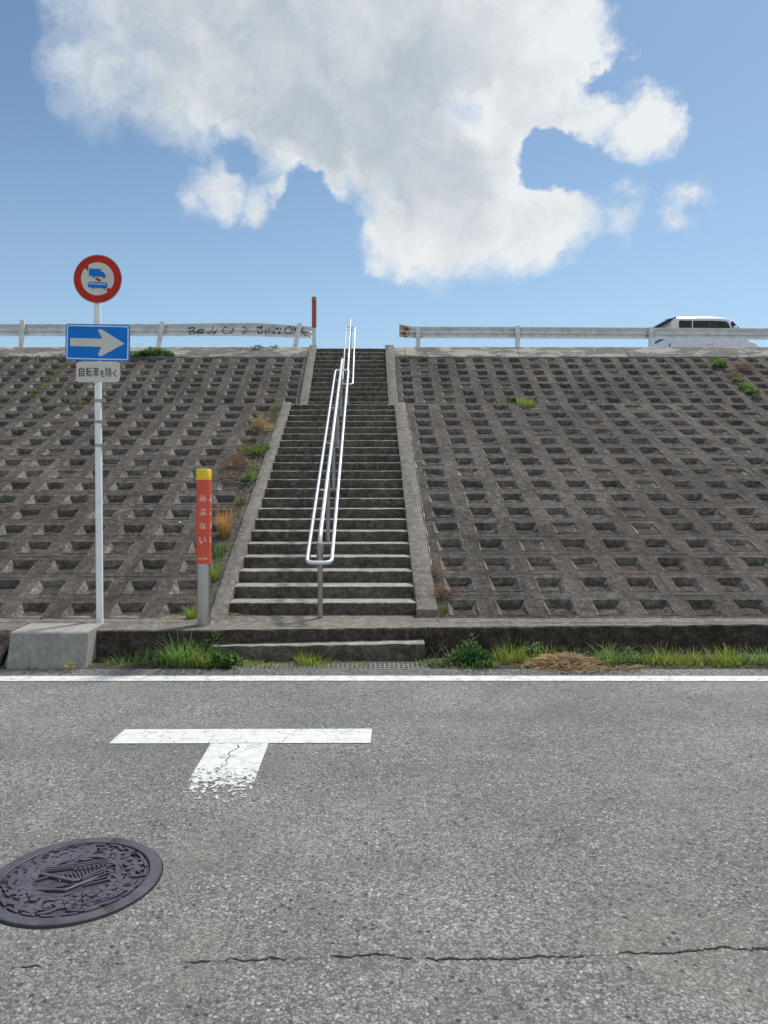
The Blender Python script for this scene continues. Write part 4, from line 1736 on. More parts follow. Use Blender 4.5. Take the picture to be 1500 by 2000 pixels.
def side_panel(name, pts, m_, off=-.004, parent=van, th=.003, label=None):
    b = MB()
    vs = [(vx0 + x, VY + side_y(z) + off, VZ + z) for x, z in pts] + [(vx0 + x, VY + side_y(z) + off + th, VZ + z) for x, z in pts]
    n_ = len(pts)
    fs = [tuple(range(n_)), tuple(range(2 * n_ - 1, n_ - 1, -1))] + [(i, (i + 1) % n_, (i + 1) % n_ + n_, i + n_) for i in range(n_)]
    b.add(vs, fs)
    return b.build(name, m_, parent, label=label)


side_panel('window', [(0.25, 1.17), (0.655, 1.17), (0.655, 1.70), (0.28, 1.71), (0.25, 1.66)], M['glass'])
side_panel('window', [(0.69, 1.17), (1.19, 1.17), (1.19, 1.70), (0.69, 1.70)], M['glass'])
side_panel('window', [(1.37, 1.17), (1.93, 1.17), (1.80, 1.60), (1.72, 1.68), (1.38, 1.70)], M['glass'])
side_panel('window', [(1.99, 1.17), (2.24, 1.17), (2.08, 1.45), (1.90, 1.65), (1.86, 1.62)], M['glass'])
side_panel('door_pillar', [(1.195, 1.17), (1.365, 1.17), (1.375, 1.70), (1.195, 1.70)], M['black_plastic'])
side_panel('sliding_rail', [(0.02, 0.750), (0.55, 0.750), (0.55, 0.768), (0.02, 0.768)], M['black_plastic'], -.006)
side_panel('door_seam', [(1.28, 0.30), (1.288, 0.30), (1.288, 1.03), (1.28, 1.03)], M['black_plastic'], -.002)
side_panel('door_seam', [(2.12, 0.40), (2.128, 0.40), (2.128, 1.02), (2.12, 1.02)], M['black_plastic'], -.002)
side_panel('fuel_flap', [(1.52, 0.80), (1.535, 0.80), (1.56, 0.88), (1.55, 0.88)], M['sign_back'], -.003)
side_panel('door_handle', [(1.10, 0.95), (1.24, 0.95), (1.24, 0.98), (1.10, 0.98)], M['van'], -.03, th=.03)


def rear_panel(name, pts, m_, off=0.004):
    """flat piece on the tail; pts (y, z) from the near corner"""
    def rx(z):
        return -0.012 + max(0, z - 1.05) / .4 * .012 + max(0, z - 1.45) * .12
    b = MB()
    vs = [(vx0 + rx(z) - off, VY + y, VZ + z) for y, z in pts] + [(vx0 + rx(z) - off + .02, VY + y, VZ + z) for y, z in pts]
    n_ = len(pts)
    b.add(vs, [tuple(range(n_)), tuple(range(2 * n_ - 1, n_ - 1, -1))] + [(i, (i + 1) % n_, (i + 1) % n_ + n_, i + n_) for i in range(n_)])
    return b.build(name, m_, van)


rear_panel('rear_window', [(.14, 1.20), (1.335, 1.20), (1.31, 1.66), (.165, 1.66)], M['glass'])
rear_panel('tail_lamp', [(.035, .62), (.12, .62), (.12, 1.0), (.04, 1.0)], M['tail_red'], .010)
rear_panel('tail_lamp', [(VW - .12, .62), (VW - .035, .62), (VW - .04, 1.0), (VW - .12, 1.0)], M['tail_red'], .010)
rear_panel('number_plate', [(.57, .66), (.90, .66), (.90, .82), (.57, .82)], M['bollard_yellow'], .012)
rear_panel('rear_handle', [(.50, .86), (.98, .86), (.98, .90), (.50, .90)], M['black_plastic'], .014)
for dy in (0.03, VW - .23):
    mb = MB()
    mb.box((vx0 + 2.58, VY + dy - .015 * (dy < .5), VZ + .76), (vx0 + 2.79, VY + dy + .2 + .015 * (dy > .5), VZ + .91), bev=.03)
    mb.build('headlight', M['lamp_clear'], van)
# windscreen pane
b = MB()
vs = []
for (x, z) in [(1.915, 1.68), (2.13, 1.46), (2.35, 1.17)]:
    ins = .06 + side_y(z)
    vs += [(vx0 + x + .03, VY + ins, VZ + z + .02), (vx0 + x + .03, VY + VW - ins, VZ + z + .02)]
b.add(vs, [(0, 1, 3, 2), (2, 3, 5, 4)])
b.build('windscreen', M['glass'], van, fix=False)
mb = MB()
mb.prism([(vx0 - .10, VZ + 1.70), (vx0 - .06, VZ + 1.765), (vx0 + .10, VZ + 1.80), (vx0 + .20, VZ + 1.838), (vx0 + .20, VZ + 1.80), (vx0 + .04, VZ + 1.74)], VY + .08, VY + VW - .08)
mb.build('rear_spoiler', M['black_plastic'], van)
mb = MB()
mb.prism([(vx0 + .10, VZ + 1.815), (vx0 + .13, VZ + 1.90), (vx0 + .24, VZ + 1.845)], VY + .72, VY + .76)
mb.build('roof_antenna', M['black_plastic'], van)
mb = MB()
mb.box((vx0 + 1.86, VY - .20, VZ + 1.30), (vx0 + 1.98, VY - .04, VZ + 1.50), bev=.035)
mb.box((vx0 + 1.90, VY - .05, VZ + 1.32), (vx0 + 1.94, VY + .03, VZ + 1.36))
mb.build('side_mirror', M['van'], van)
for wx_ in (0.44, 2.36):
    for dy in (-.004, VW - .15):
        w_ = MB()
        c_ = Vector((vx0 + wx_, VY + dy, VZ + .275))
        w_.tube([c_, c_ + Vector((0, .02, 0)), c_ + Vector((0, .13, 0)), c_ + Vector((0, .15, 0))], [.24, .275, .275, .24], 28)
        wo = w_.build('wheel', M['tyre'], van, auto=40)
        w_ = MB()
        yy = dy - .006 if dy < .5 else dy + .15
        c_.y = VY + yy
        w_.tube([c_, c_ + Vector((0, .008, 0))], .175, 24)
        w_.build('rim', M['rim'], wo, auto=40)

# ------------------------------------------------------------------ manhole cover
MX, MY, MR = -1.100, 2.857, 0.315
mh = empty('manhole_cover', (MX, MY, 0), label='round dark iron manhole cover with flower and building relief', cat='manhole cover')


def ringmesh(b, secs, n_=96, skip=None):
    """secs: (r, z) revolved about the manhole axis"""
    vs, fs = [], []
    for i in range(n_):
        a = 2 * math.pi * i / n_
        for (r, z) in secs:
            vs.append((MX + r * math.cos(a), MY + r * math.sin(a), z))
    m_ = len(secs)
    for i in range(n_):
        j = (i + 1) % n_
        for q in range(m_ - 1):
            fs.append((i * m_ + q, j * m_ + q, j * m_ + q + 1, i * m_ + q + 1))
    b.add(vs, fs)


ZT = 0.011
mb = MB()
ringmesh(mb, [(0.321, 0.001), (0.319, 0.003), (0.316, 0.003)])
mb.build('seam_gap', M['crack'], mh, fix=True)
mb = MB()
ringmesh(mb, [(0.315, 0.001), (0.3148, ZT - .003), (0.312, ZT), (0.273, ZT), (0.270, ZT - .003), (0.2695, 0.001)])
mb.build('rim', M['iron'], mh)
mb = MB()
ringmesh(mb, [(0.270, 0.0012), (0.27, 0.0015), (0.0001, 0.0015)])
mb.build('base_plate', M['iron_low'], mh, fix=True)
# relief: every motif is a raised shape with its own walls
REL = MB()


def relief(pts, h=0.0105, top=None):
    """pts in cover coordinates, u right, v away, unit = cover inner radius"""
    q = [(MX + u * 0.268, MY + v * 0.268) for u, v in pts]
    q = [p for p in q]
    c_ = (sum(p[0] for p in q) / len(q), sum(p[1] for p in q) / len(q))
    ins = [(p[0] + (c_[0] - p[0]) * .08, p[1] + (c_[1] - p[1]) * .08) for p in q]
    n_ = len(q)
    z1 = 0.0010 + h * .85
    vs = [(x, y, 0.001) for x, y in q] + [(x, y, z1 - .0015) for x, y in q] + [(x, y, z1) for x, y in ins]
    fs = [tuple(range(2 * n_, 3 * n_))]
    for lv in range(2):
        fs += [(lv * n_ + i, lv * n_ + (i + 1) % n_, (lv + 1) * n_ + (i + 1) % n_, (lv + 1) * n_ + i) for i in range(n_)]
    REL.add(vs, fs)


def inside(pts):
    return all(u * u + v * v < 0.975 for u, v in pts)


def leafshape(u, v, ang, L, w, bend=0.0, h=.0105):
    pts = []
    n_ = 8
    for s_ in (1, -1):
        rng = range(n_ + 1) if s_ == 1 else range(n_ - 1, 0, -1)
        for i in rng:
            t = i / n_
            a = ang + bend * t
            x_ = t * L
            wd = s_ * w * math.sin(math.pi * t) ** .8
            pts.append((u + x_ * math.cos(a) - wd * math.sin(a), v + x_ * math.sin(a) + wd * math.cos(a)))
    if inside(pts):
        relief(pts, h)


def flower(u, v, r, n_=5, a0=0.0):
    for i in range(n_):
        a = a0 + i * 2 * math.pi / n_
        leafshape(u + .18 * r * math.cos(a), v + .18 * r * math.sin(a), a, r * .85, r * .30, h=.010)
    relief([(u + r * .14 * math.cos(t), v + r * .14 * math.sin(t)) for t in [i * math.pi / 4 for i in range(8)]], .013)


def strip(pts, w, h=.0105):
    L, Rr = [], []
    for i, p in enumerate(pts):
        a, b = pts[max(0, i - 1)], pts[min(len(pts) - 1, i + 1)]
        t = Vector((b[0] - a[0], b[1] - a[1], 0)).normalized()
        L.append((p[0] - t.y * w, p[1] + t.x * w))
        Rr.append((p[0] + t.y * w, p[1] - t.x * w))
    q = L + Rr[::-1]
    if inside(q):
        relief(q, h)


# broad roofed hall in the middle (turned with the cover)
TA = 0.35


def T(u, v):
    return (u * math.cos(TA) - v * math.sin(TA), u * math.sin(TA) + v * math.cos(TA))


strip([T(-.45, .42), T(.50, .36)], .016)
strip([T(-.50, .36), T(.52, .30)], .016)
strip([T(-.46, .30), T(.50, .24)], .010)
for i in range(8):
    strip([T(-.02 + i * .062, .215 - i * .004), T(.02 + i * .062, .212 - i * .004)], .022, .012)
for i in range(14):
    strip([T(-.30 + i * .055, .17), T(-.20 + i * .045, -.02)], .009, .008)
strip([T(-.46, .26), T(-.02, -.10), T(.06, -.10)], .030, .013)
strip([T(.05, -.10), T(.42, .12)], .014, .012)
strip([T(-.80, .02), T(-.35, .14)], .018)
strip([T(-.62, -.12), T(-.12, -.32), T(.30, -.10)], .018, .012)
for i in range(8):
    strip([T(-.50 + i * .07, -.13 - .01 * i), T(-.40 + i * .07, -.20 + .004 * i)], .010, .008)
for i in range(5):
    strip([T(.10 + .05 * j, -.05 - .055 * i + .03 * j * (1 - i * .2)) for j in range(9)], .012)
for (u, v, r, a) in ((.50, .52, .17, 0), (.72, .34, .15, .5), (.30, .66, .15, .2), (-.10, .72, .13, .4), (-.62, -.32, .20, .1), (-.42, -.50, .16, .6), (-.78, -.08, .13, .2),
                     (.30, -.48, .16, .3), (.52, -.36, .16, .9), (.12, -.66, .15, .4), (.62, -.12, .13, .1), (-.30, .60, .14, .7), (.38, -.70, .13, .2)):
    flower(u, v, r, 5, a)
RL = random.Random(5)
for i in range(260):
    a = RL.uniform(0, 2 * math.pi)
    r = RL.uniform(.50, .93)
    u, v = r * math.cos(a), r * math.sin(a)
    if any(math.hypot(u - f_[0], v - f_[1]) < .15 for f_ in ((.50, .52), (.72, .34), (.30, .66), (-.62, -.32), (-.42, -.50), (.30, -.48), (.52, -.36), (.12, -.66))):
        continue
    leafshape(u, v, a + RL.choice((1.3, 1.9, -1.4, .4)) + RL.uniform(-.2, .2), RL.uniform(.16, .34), RL.uniform(.022, .042), RL.uniform(-.6, .6), RL.uniform(.008, .011))
for i in range(26):
    a = math.radians(95 + i * 5)
    leafshape(.55 * math.cos(a), .55 * math.sin(a), a - .5, .26, .022, .5, .009)
for i in range(22):
    a0 = i * 2 * math.pi / 22 + .05
    strip([(.955 * math.cos(a0 + j * .05), .955 * math.sin(a0 + j * .05)) for j in range(5)], .018, .010)
for i in range(90):
    a = RL.uniform(0, 2 * math.pi)
    r = RL.uniform(.74, .90)
    leafshape(r * math.cos(a), r * math.sin(a), a + math.pi / 2 + RL.uniform(-.5, .5), RL.uniform(.12, .24), RL.uniform(.018, .030), RL.uniform(-.3, .5), .0085)
for i in range(16):
    leafshape(-.35 + i * .035, -.36 - i * .012, math.radians(-60 - i * 6), .34, .014, -.3, .009)
REL.build('relief', M['iron'], mh, kind='stuff')
for (u, v) in ((-.66, .55), (.62, .66), (.80, -.22), (-.93, -.14)):
    mb = MB()
    c_ = Vector((MX + u * .268, MY + v * .268, .0018))
    mb.tube([c_, c_ + Vector((0, 0, .0100))], .012, 12)
    mb.build('lift_hole', M['crack'], mh)
mb = MB()
for a, w_ in ((math.radians(78), .022), (math.radians(-47), .014)):
    mb = MB()
    c_ = Vector((MX + .296 * math.cos(a), MY + .296 * math.sin(a), ZT + .0008))
    t = Vector((-math.sin(a), math.cos(a), 0))
    r_ = Vector((math.cos(a), math.sin(a), 0))
    mb.add([tuple(c_ + t * w_ * sx + r_ * .016 * sy) for sx, sy in ((-1, -1), (1, -1), (1, 1), (-1, 1))], [(0, 1, 2, 3)])
    mb.build('rim_notch', M['soil'], mh, fix=False)
# ------------------------------------------------------------------ plants


def blade(b, p, ang, h, w, lean, droop=0.5, seg=4):
    """one grass blade"""
    dx, dy = math.cos(ang), math.sin(ang)
    px, py = -dy, dx
    vs, fs = [], []
    for i in range(seg + 1):
        t = i / seg
        out = lean * h * (t ** 1.6)
        z = h * (t - droop * lean * t ** 3)
        ww = w * (1 - t ** 1.5) * 0.5
        c = (p[0] + dx * out, p[1] + dy * out, p[2] + z)
        if i < seg:
            vs += [(c[0] - px * ww, c[1] - py * ww, c[2]), (c[0] + px * ww, c[1] + py * ww, c[2])]
        else:
            vs.append(c)
    for i in range(seg - 1):
        fs.append((i * 2, i * 2 + 1, i * 2 + 3, i * 2 + 2))
    fs.append(((seg - 1) * 2, (seg - 1) * 2 + 1, seg * 2))
    b.add(vs, fs)


def tuft(b, c, n_, rad, h, w=0.005, lean=(0.1, 0.9), seed=0, hv=0.5, ry=None, up=None):
    rr = random.Random(seed)
    ry = ry or rad
    for i in range(n_):
        a = rr.uniform(0, 2 * math.pi)
        r = math.sqrt(rr.random())
        p = (c[0] + rad * r * math.cos(a), c[1] + ry * r * math.sin(a), c[2] + (up(c[1] + ry * r * math.sin(a)) - c[2] if up else 0) - .004)
        hh = h * rr.uniform(1 - hv, 1.0)
        blade(b, p, a + rr.uniform(-.8, .8), hh, w * rr.uniform(.6, 1.3), rr.uniform(*lean), rr.uniform(.2, .8))


def leafy(b, c, n_, rx, ry, rz, size, seed=0, mi=0, flat=0.6):
    rr = random.Random(seed)
    for i in range(n_):
        while True:
            u, v, w = rr.uniform(-1, 1), rr.uniform(-1, 1), rr.uniform(0, 1)
            if u * u + v * v + w * w < 1:
                break
        p = Vector((c[0] + u * rx, c[1] + v * ry, c[2] + w * rz))
        s = size * rr.uniform(.5, 1.2)
        d = Vector((u + rr.uniform(-.6, .6), v + rr.uniform(-.6, .6), w * .6 + rr.uniform(-.3, .5)))
        if d.length < .01:
            d = Vector((1, 0, 0))
        d.normalize()
        sd = d.cross(Vector((rr.uniform(-flat, flat), rr.uniform(-flat, flat), 1))).normalized()
        up = sd.cross(d)
        q = [p, p + d * s * .35 + sd * s * .26 + up * s * .06, p + d * s * .75 + sd * s * .2 + up * s * .05, p + d * s, p + d * s * .75 - sd * s * .2 + up * s * .05, p + d * s * .35 - sd * s * .26 + up * s * .06, p + d * s * .5 - up * s * .02]
        b.add(q, [(0, 1, 6), (1, 2, 6), (2, 3, 6), (3, 4, 6), (4, 5, 6), (5, 0, 6)], mi)


def strands(b, c, n_, rx, ry, rz, L, r=0.0012, seed=0, lift=0.3, mi=0):
    rr = random.Random(seed)
    for i in range(n_):
        u, v = rr.gauss(0, .45), rr.gauss(0, .45)
        w = rr.random() * max(0, 1 - u * u - v * v)
        p = Vector((c[0] + u * rx, c[1] + v * ry, c[2] + w * rz))
        a = rr.uniform(0, 2 * math.pi)
        d = Vector((math.cos(a), math.sin(a) * .6, rr.uniform(-lift * .5, lift)))
        l = L * rr.uniform(.4, 1)
        k1 = Vector((rr.uniform(-.4, .4), rr.uniform(-.4, .4), rr.uniform(-.1, .5))) * l * .5
        pts = []
        for q in range(4):
            t = q / 3
            x = p + d * (l * (t - .5)) + k1 * (4 * t * (1 - t)) * .5
            x.z = max(x.z, c[2] + .002)
            pts.append(x)
        b.tube(pts, [r, r, r * .8, r * .3], 3, caps=False, mi=mi)


GZ = 0.035


def gx(px, Y):
    return (px - 717) / 1480 * Y


# clump by clump along the wall foot: (px, Y, height, rad, n, material, lean)
def grass_thing(name, label, items, m_, seed, extra=None, kind=None, cat='grass', group=None):
    b = MB()
    for i, (px, Y, h, rad, n_, lean) in enumerate(items):
        tuft(b, (gx(px, Y), Y, GZ), int(n_ * .5), rad, h, 0.0065, (lean[0], lean[1] * 1.25), seed * 31 + i, .7, ry=min(rad, .07))
    if extra:
        extra(b)
    return b.build(name, m_, fix=False, label=label, cat=cat, kind=kind, group=group)


grass_thing('tall_grass_clump', 'tallest arching green grass clump in front of the wall by the bollard', [(350, 6.09, .40, .11, 260, (.2, 1.0)), (365, 6.07, .30, .16, 260, (.2, 1.1)), (338, 6.06, .22, .12, 150, (.2, .9))], M['grass'], 1, cat='grass clump')
grass_thing('lime_grass_clump', 'short yellow-green grass beside the tall clump, left of the bottom step', [(405, 6.03, .20, .12, 330, (.1, .7)), (395, 6.05, .24, .07, 100, (.1, .7))], M['grass_lime'], 2, cat='grass clump')
grass_thing('grass_tuft', 'low sparse grass at the wall foot right of the pale section', [(245, 6.07, .14, .16, 130, (.3, 1.0)), (300, 6.08, .17, .15, 110, (.3, 1.0)), (215, 6.08, .07, .10, 50, (.3, 1.0))], M['grass'], 3, cat='grass tuft')
grass_thing('grass_tuft', 'bright grass tuft growing through the middle of the drain grating', [(602, 6.08, .17, .10, 240, (.2, .9)), (625, 6.06, .11, .10, 120, (.3, 1.0)), (585, 6.04, .12, .05, 50, (.3, 1.1))], M['grass_lime'], 4, cat='grass tuft')
grass_thing('grass_tuft', 'small yellow-green grass on the left end of the drain grating', [(508, 6.02, .08, .09, 110, (.3, 1.0)), (475, 6.03, .06, .08, 60, (.3, 1.0)), (540, 6.03, .05, .06, 40, (.3, 1.0))], M['grass_lime'], 5, cat='grass tuft')
grass_thing('grass_tuft', 'small grass sprig on the right part of the drain grating', [(712, 6.02, .06, .05, 60, (.3, 1.0)), (690, 6.0, .04, .06, 30, (.3, 1.0)), (640, 6.0, .05, .05, 30, (.3, 1.0))], M['grass_lime'], 6, cat='grass tuft')
grass_thing('grass_tuft', 'ragged weeds half covering the left part of the grating', [(520, 6.12, .07, .12, 90, (.3, 1.2)), (555, 6.0, .05, .10, 60, (.4, 1.3)), (490, 6.1, .09, .1, 60, (.3, 1.2)), (655, 6.14, .08, .06, 40, (.3, 1.1))], M['grass_pale'], 14, cat='grass tuft')
items = [(985, 6.14, .20, .10, 200, (.1, .7)), (1005, 6.16, .24, .12, 180, (.1, .6)), (1030, 6.14, .17, .10, 130, (.1, .6)), (960, 6.05, .12, .10, 140, (.2, .8)), (1075, 6.2, .20, .12, 120, (.1, .5)), (1120, 6.2, .15, .14, 120, (.1, .6))]
grass_thing('grass_patch', 'upright lime grass behind and left of the dry straw heap', items, M['grass_lime'], 7, cat='grass patch')
items = [(1185, 6.10, .25, .08, 220, (.2, .9)), (1190, 6.08, .16, .12, 160, (.2, .9)), (1200, 6.1, .27, .05, 30, (.5, 1.2))]
grass_thing('grass_clump', 'fresh green grass clump at the right end of the straw heap', items, M['grass'], 8, cat='grass clump')
items = [(px, 6.12, h, .12, 150, (.1, .7)) for px, h in ((1240, .10), (1265, .12), (1290, .20), (1305, .18), (1335, .14), (1360, .17), (1385, .12), (1410, .20), (1430, .20), (1450, .12))]
items += [(px, 6.05, h * .6, .14, 120, (.2, .9)) for px, h in ((1290, .2), (1330, .16), (1370, .15), (1410, .16), (1440, .16))]
grass_thing('grass_strip', 'long strip of bright lime grass at the wall foot far right', items, M['grass_lime'], 9, kind='stuff', cat='grass')
items = [(1485, 6.10, .22, .09, 200, (.3, 1.1)), (1480, 6.12, .24, .05, 40, (.6, 1.2)), (1530, 6.1, .2, .14, 160, (.2, .9)), (1590, 6.1, .16, .2, 160, (.2, .9))]
grass_thing('grass_clump', 'pale arching grass clump at the right edge of the verge', items, M['grass'], 10, cat='grass clump')
items = [(px, 6.02 + R.uniform(-.03, .12), R.uniform(.02, .06), .12, 26, (.3, 1.2)) for px in range(880, 1560, 22)] + [(px, 6.0 + R.uniform(-.02, .1), R.uniform(.02, .05), .10, 14, (.3, 1.2)) for px in list(range(175, 470, 24))]
grass_thing('verge_growth', 'thin low weeds scattered along the whole verge', items, M['grass'], 12, kind='stuff', cat='weeds')
# long pale stalks
b = MB()
rr = random.Random(77)
for px, Y, h in ((1065, 6.2, .30), (1073, 6.18, .28), (1100, 6.2, .2), (1130, 6.2, .19), (1060, 6.2, .24), (1040, 6.2, .2), (1175, 6.12, .26), (1195, 6.12, .28), (1325, 6.15, .2), (1355, 6.15, .2), (330, 6.1, .33), (345, 6.1, .40), (372, 6.1, .36), (385, 6.1, .34), (420, 6.1, .32), (295, 6.1, .25), (1400, 6.15, .25), (1460, 6.12, .24)):
    for q in range(3):
        blade(b, (gx(px + rr.uniform(-8, 8), Y), Y, GZ), rr.uniform(0, 6.28), h * rr.uniform(.7, 1), .004, rr.uniform(.2, 1.1), .5, 6)
b.build('tall_stalks', M['grass_pale'], fix=False, label='thin pale grass stalks standing above the verge', cat='grass stalks', kind='stuff')

# leafy weeds
def leafy_thing(name, label, lst, mats, cat='weed', seed=0, kind=None):
    b = MB()
    for i, (px, Y, z, n_, rx, ry, rz, s, mi) in enumerate(lst):
        leafy(b, (gx(px, Y), Y, z), n_, rx, ry, rz, s, seed * 17 + i, mi)
    return b.build(name, mats, fix=False, label=label, cat=cat, kind=kind or ('stuff' if ('grass' in name or 'brush' in name) else None))


leafy_thing('leafy_weed', 'dark green leafy weed right of the drain grating', [(915, 6.12, GZ, 420, .15, .09, .15, .035, 0), (935, 6.08, GZ, 260, .12, .07, .12, .035, 0), (890, 6.1, GZ, 140, .09, .07, .10, .03, 1), (918, 6.13, .16, 40, .06, .05, .09, .03, 1)], [M['leaf_dark'], M['leaf_mid']], seed=1)
b = MB()
tuft(b, (gx(940, 6.05), 6.05, GZ), 90, .10, .12, .011, (.3, 1.0), 901)
tuft(b, (gx(915, 6.05), 6.04, GZ), 50, .12, .09, .010, (.3, 1.0), 902)
b.build('broad_grass', M['leaf_dark'], fix=False, label='broad dark blades at the front of the leafy weed', cat='grass')
leafy_thing('leafy_weed', 'dark rosette weed at the left end of the bottom step', [(432, 6.04, GZ, 200, .13, .08, .09, .055, 0), (455, 6.02, GZ, 90, .10, .06, .06, .05, 1)], [M['leaf_dark'], M['leaf_mid']], seed=2)
leafy_thing('wall_weed', 'small dark creeper hanging over the ledge above the bottom step', [(425, 6.20, .20, 50, .05, .03, .07, .035, 0), (412, 6.19, .16, 40, .06, .03, .05, .03, 1)], [M['leaf_dark'], M['leaf_mid']], seed=3)
leafy_thing('leafy_weed', 'low weed sprawling at the right corner of the grating', [(845, 6.05, GZ, 90, .10, .07, .04, .03, 0), (870, 6.05, GZ, 60, .08, .06, .05, .03, 0), (822, 6.02, GZ, 30, .05, .05, .03, .03, 0)], [M['leaf_mid']], seed=4)
leafy_thing('leafy_weed', 'green weed among the lime grass right of the straw heap', [(1225, 6.12, GZ, 120, .10, .07, .12, .03, 0), (1250, 6.1, GZ, 130, .12, .07, .09, .028, 0), (1040, 6.16, .12, 50, .07, .05, .08, .03, 0)], [M['leaf_mid']], seed=5)
b = MB()
for (px, h, a, w) in ((284, .16, 1.4, .042), (300, .13, .6, .03), (318, .14, 2.4, .05), (330, .12, .4, .05), (268, .12, 2.2, .03)):
    blade(b, (gx(px, 6.05), 6.05, GZ), a, h, w, .35, .3, 6)
b.build('broadleaf_weed', M['leaf_mid'], fix=False, label='broad-leaved weed left of the tall grass clump', cat='weed')
b = MB()
leafy(b, (gx(136, 5.93), 5.925, .03), 40, .05, .03, .05, .02, 5, 0)
b.build('yellow_flower_weed', M['yellow_flower'], fix=False, label='tiny yellow flowering weed before the pale wall section', cat='weed')
b = MB()
tuft(b, (gx(60, 5.93), 5.92, .025), 26, .05, .06, .005, (.3, 1), 61)
b.tube([(gx(57, 5.92), 5.92, .02), (gx(57.5, 5.92), 5.92, .17)], .0016, 4)
b.build('grass_sprig', M['moss'], fix=False, label='dark single-stalk sprig at the left foot of the pale wall section', cat='weed')

# straw heap
b = MB()
sx = gx(1105, 6.0)
strands(b, (sx, 6.02, .02), 800, .40, .10, .11, .20, .0020, 3, .5)
strands(b, (sx + .1, 5.94, .012), 260, .40, .06, .05, .16, .0018, 4, .2)
strands(b, (gx(1230, 5.95), 5.95, .015), 60, .20, .04, .05, .14, .0018, 8, .2)
b.build('straw_heap', M['straw'], fix=False, label='heap of dry cut straw on the verge right of the steps', cat='straw heap')
b = MB()
rr = random.Random(4)
for (p0, p1, p2) in (((846, 1300), (858, 1270), (874, 1262)), ((846, 1300), (850, 1280), (840, 1262)), ((862, 1300), (868, 1275), (856, 1258)), ((872, 1295), (874, 1270), (862, 1255)), ((838, 1300), (835, 1285), (842, 1278)), ((918, 1262), (922, 1250), (938, 1238)), ((895, 1275), (897, 1255), (893, 1242), (888, 1241))[:3]):
    b.tube([at(p[0], p[1], 6.12) for p in (p0, p1, p2)], [.0022, .002, .0012], 5)
b.build('dead_twigs', M['twig'], fix=False, label='bare curving twigs at the right end of the bottom step', cat='twigs')

# plants on the left kerb of the stairs


def kp(px, py):
    """point on the lower face plane behind a photo pixel"""
    Y = 6045 / (py - 311)
    p = at(px, py, Y)
    return p


def kerb_weed(name, label, lst, mats, cat='weed', kind=None):
    b = MB()
    for i, (kind_, px, py, n_, rx, rz, s, mi) in enumerate(lst):
        p = kp(px, py)
        if kind_ == 'leaf':
            leafy(b, tuple(p), n_, rx, rx * 1.2, rz, s, int(px * 3 + py), mi)
        elif kind_ == 'twig':
            strands(b, tuple(p), int(n_ * .55), rx, rx * 1.1, rz * 1.5, s, .0024, int(px + py), .9, mi)
        else:
            q = len(b.m)
            tuft(b, tuple(p), n_, rx, rz, s, (.05, .6), int(px + py), .5, up=lambda y: p.z + (y - p.y) * TAN1)
            for t_ in range(q, len(b.m)):
                b.m[t_] = mi
    return b.build(name, mats, fix=False, label=label, cat=cat, kind=kind or ('stuff' if ('grass' in name or 'brush' in name) else None))


kerb_weed('dry_weed', 'highest tan dry weed beside the left kerb of the stairs', [('twig', 508, 836, 260, .12, .16, .22, 0), ('twig', 525, 842, 150, .12, .08, .15, 0), ('blade', 500, 838, 30, .10, .28, .006, 0)], [M['straw']])
kerb_weed('kerb_weed', 'upper green weed mound against the left stair kerb', [('leaf', 500, 888, 230, .15, .12, .045, 0), ('leaf', 512, 880, 110, .11, .10, .045, 1), ('leaf', 480, 888, 60, .10, .07, .04, 0)], [M['leaf_mid'], M['leaf_dark']])
kerb_weed('kerb_weed', 'lower bright green weed mound against the left stair kerb', [('leaf', 489, 940, 180, .10, .13, .045, 0), ('leaf', 498, 920, 70, .09, .12, .04, 0), ('leaf', 484, 952, 60, .12, .05, .04, 1)], [M['leaf_mid'], M['leaf_dark']])
kerb_weed('dead_brush', 'tangle of dead brown twigs left of the green kerb weeds', [('twig', 462, 912, 300, .22, .16, .30, 0), ('twig', 478, 880, 100, .16, .10, .25, 0), ('twig', 450, 935, 90, .18, .06, .30, 0)], [M['twig']])
kerb_weed('orange_grass', 'orange dry grass tuft standing behind the near bollard', [('blade', 440, 1045, 170, .055, .36, .006, 0), ('blade', 436, 1040, 60, .07, .40, .005, 0), ('blade', 440, 1050, 60, .06, .14, .006, 1)], [M['orange_grass'], M['moss']], 'dry grass')
kerb_weed('kerb_grass', 'thin green grass below the orange tuft on the left kerb', [('blade', 428, 1085, 90, .06, .18, .006, 0), ('blade', 420, 1130, 110, .05, .26, .006, 1), ('leaf', 436, 1070, 60, .07, .06, .03, 0)], [M['leaf_mid'], M['grass_lime']], 'grass')
kerb_weed('kerb_grass', 'small yellow-green grass tuft left of the near bollard base', [('blade', 374, 1211, 170, .04, .17, .006, 0)], [M['grass_lime']], 'grass')
kerb_weed('kerb_grass', 'pale olive grass halfway down the left kerb', [('blade', 470, 985, 90, .06, .15, .005, 0), ('blade', 462, 1010, 40, .05, .12, .005, 0), ('blade', 455, 1000, 40, .07, .10, .005, 0)], [M['moss']], 'grass')
kerb_weed('kerb_grass', 'faded grass at the top of the left stair kerb', [('blade', 540, 800, 70, .08, .16, .006, 0), ('blade', 530, 822, 60, .10, .12, .006, 0), ('blade', 535, 812, 50, .08, .10, .006, 0)], [M['moss']], 'grass')
kerb_weed('dry_weed', 'reddish dry weed at the foot of the right stair kerb', [('twig', 862, 1165, 190, .09, .08, .16, 0), ('twig', 858, 1130, 40, .06, .14, .20, 0), ('blade', 866, 1195, 60, .04, .14, .004, 1), ('leaf', 848, 1118, 60, .05, .05, .03, 1), ('twig', 880, 1165, 30, .12, .05, .22, 0)], [M['twig'], M['moss']])
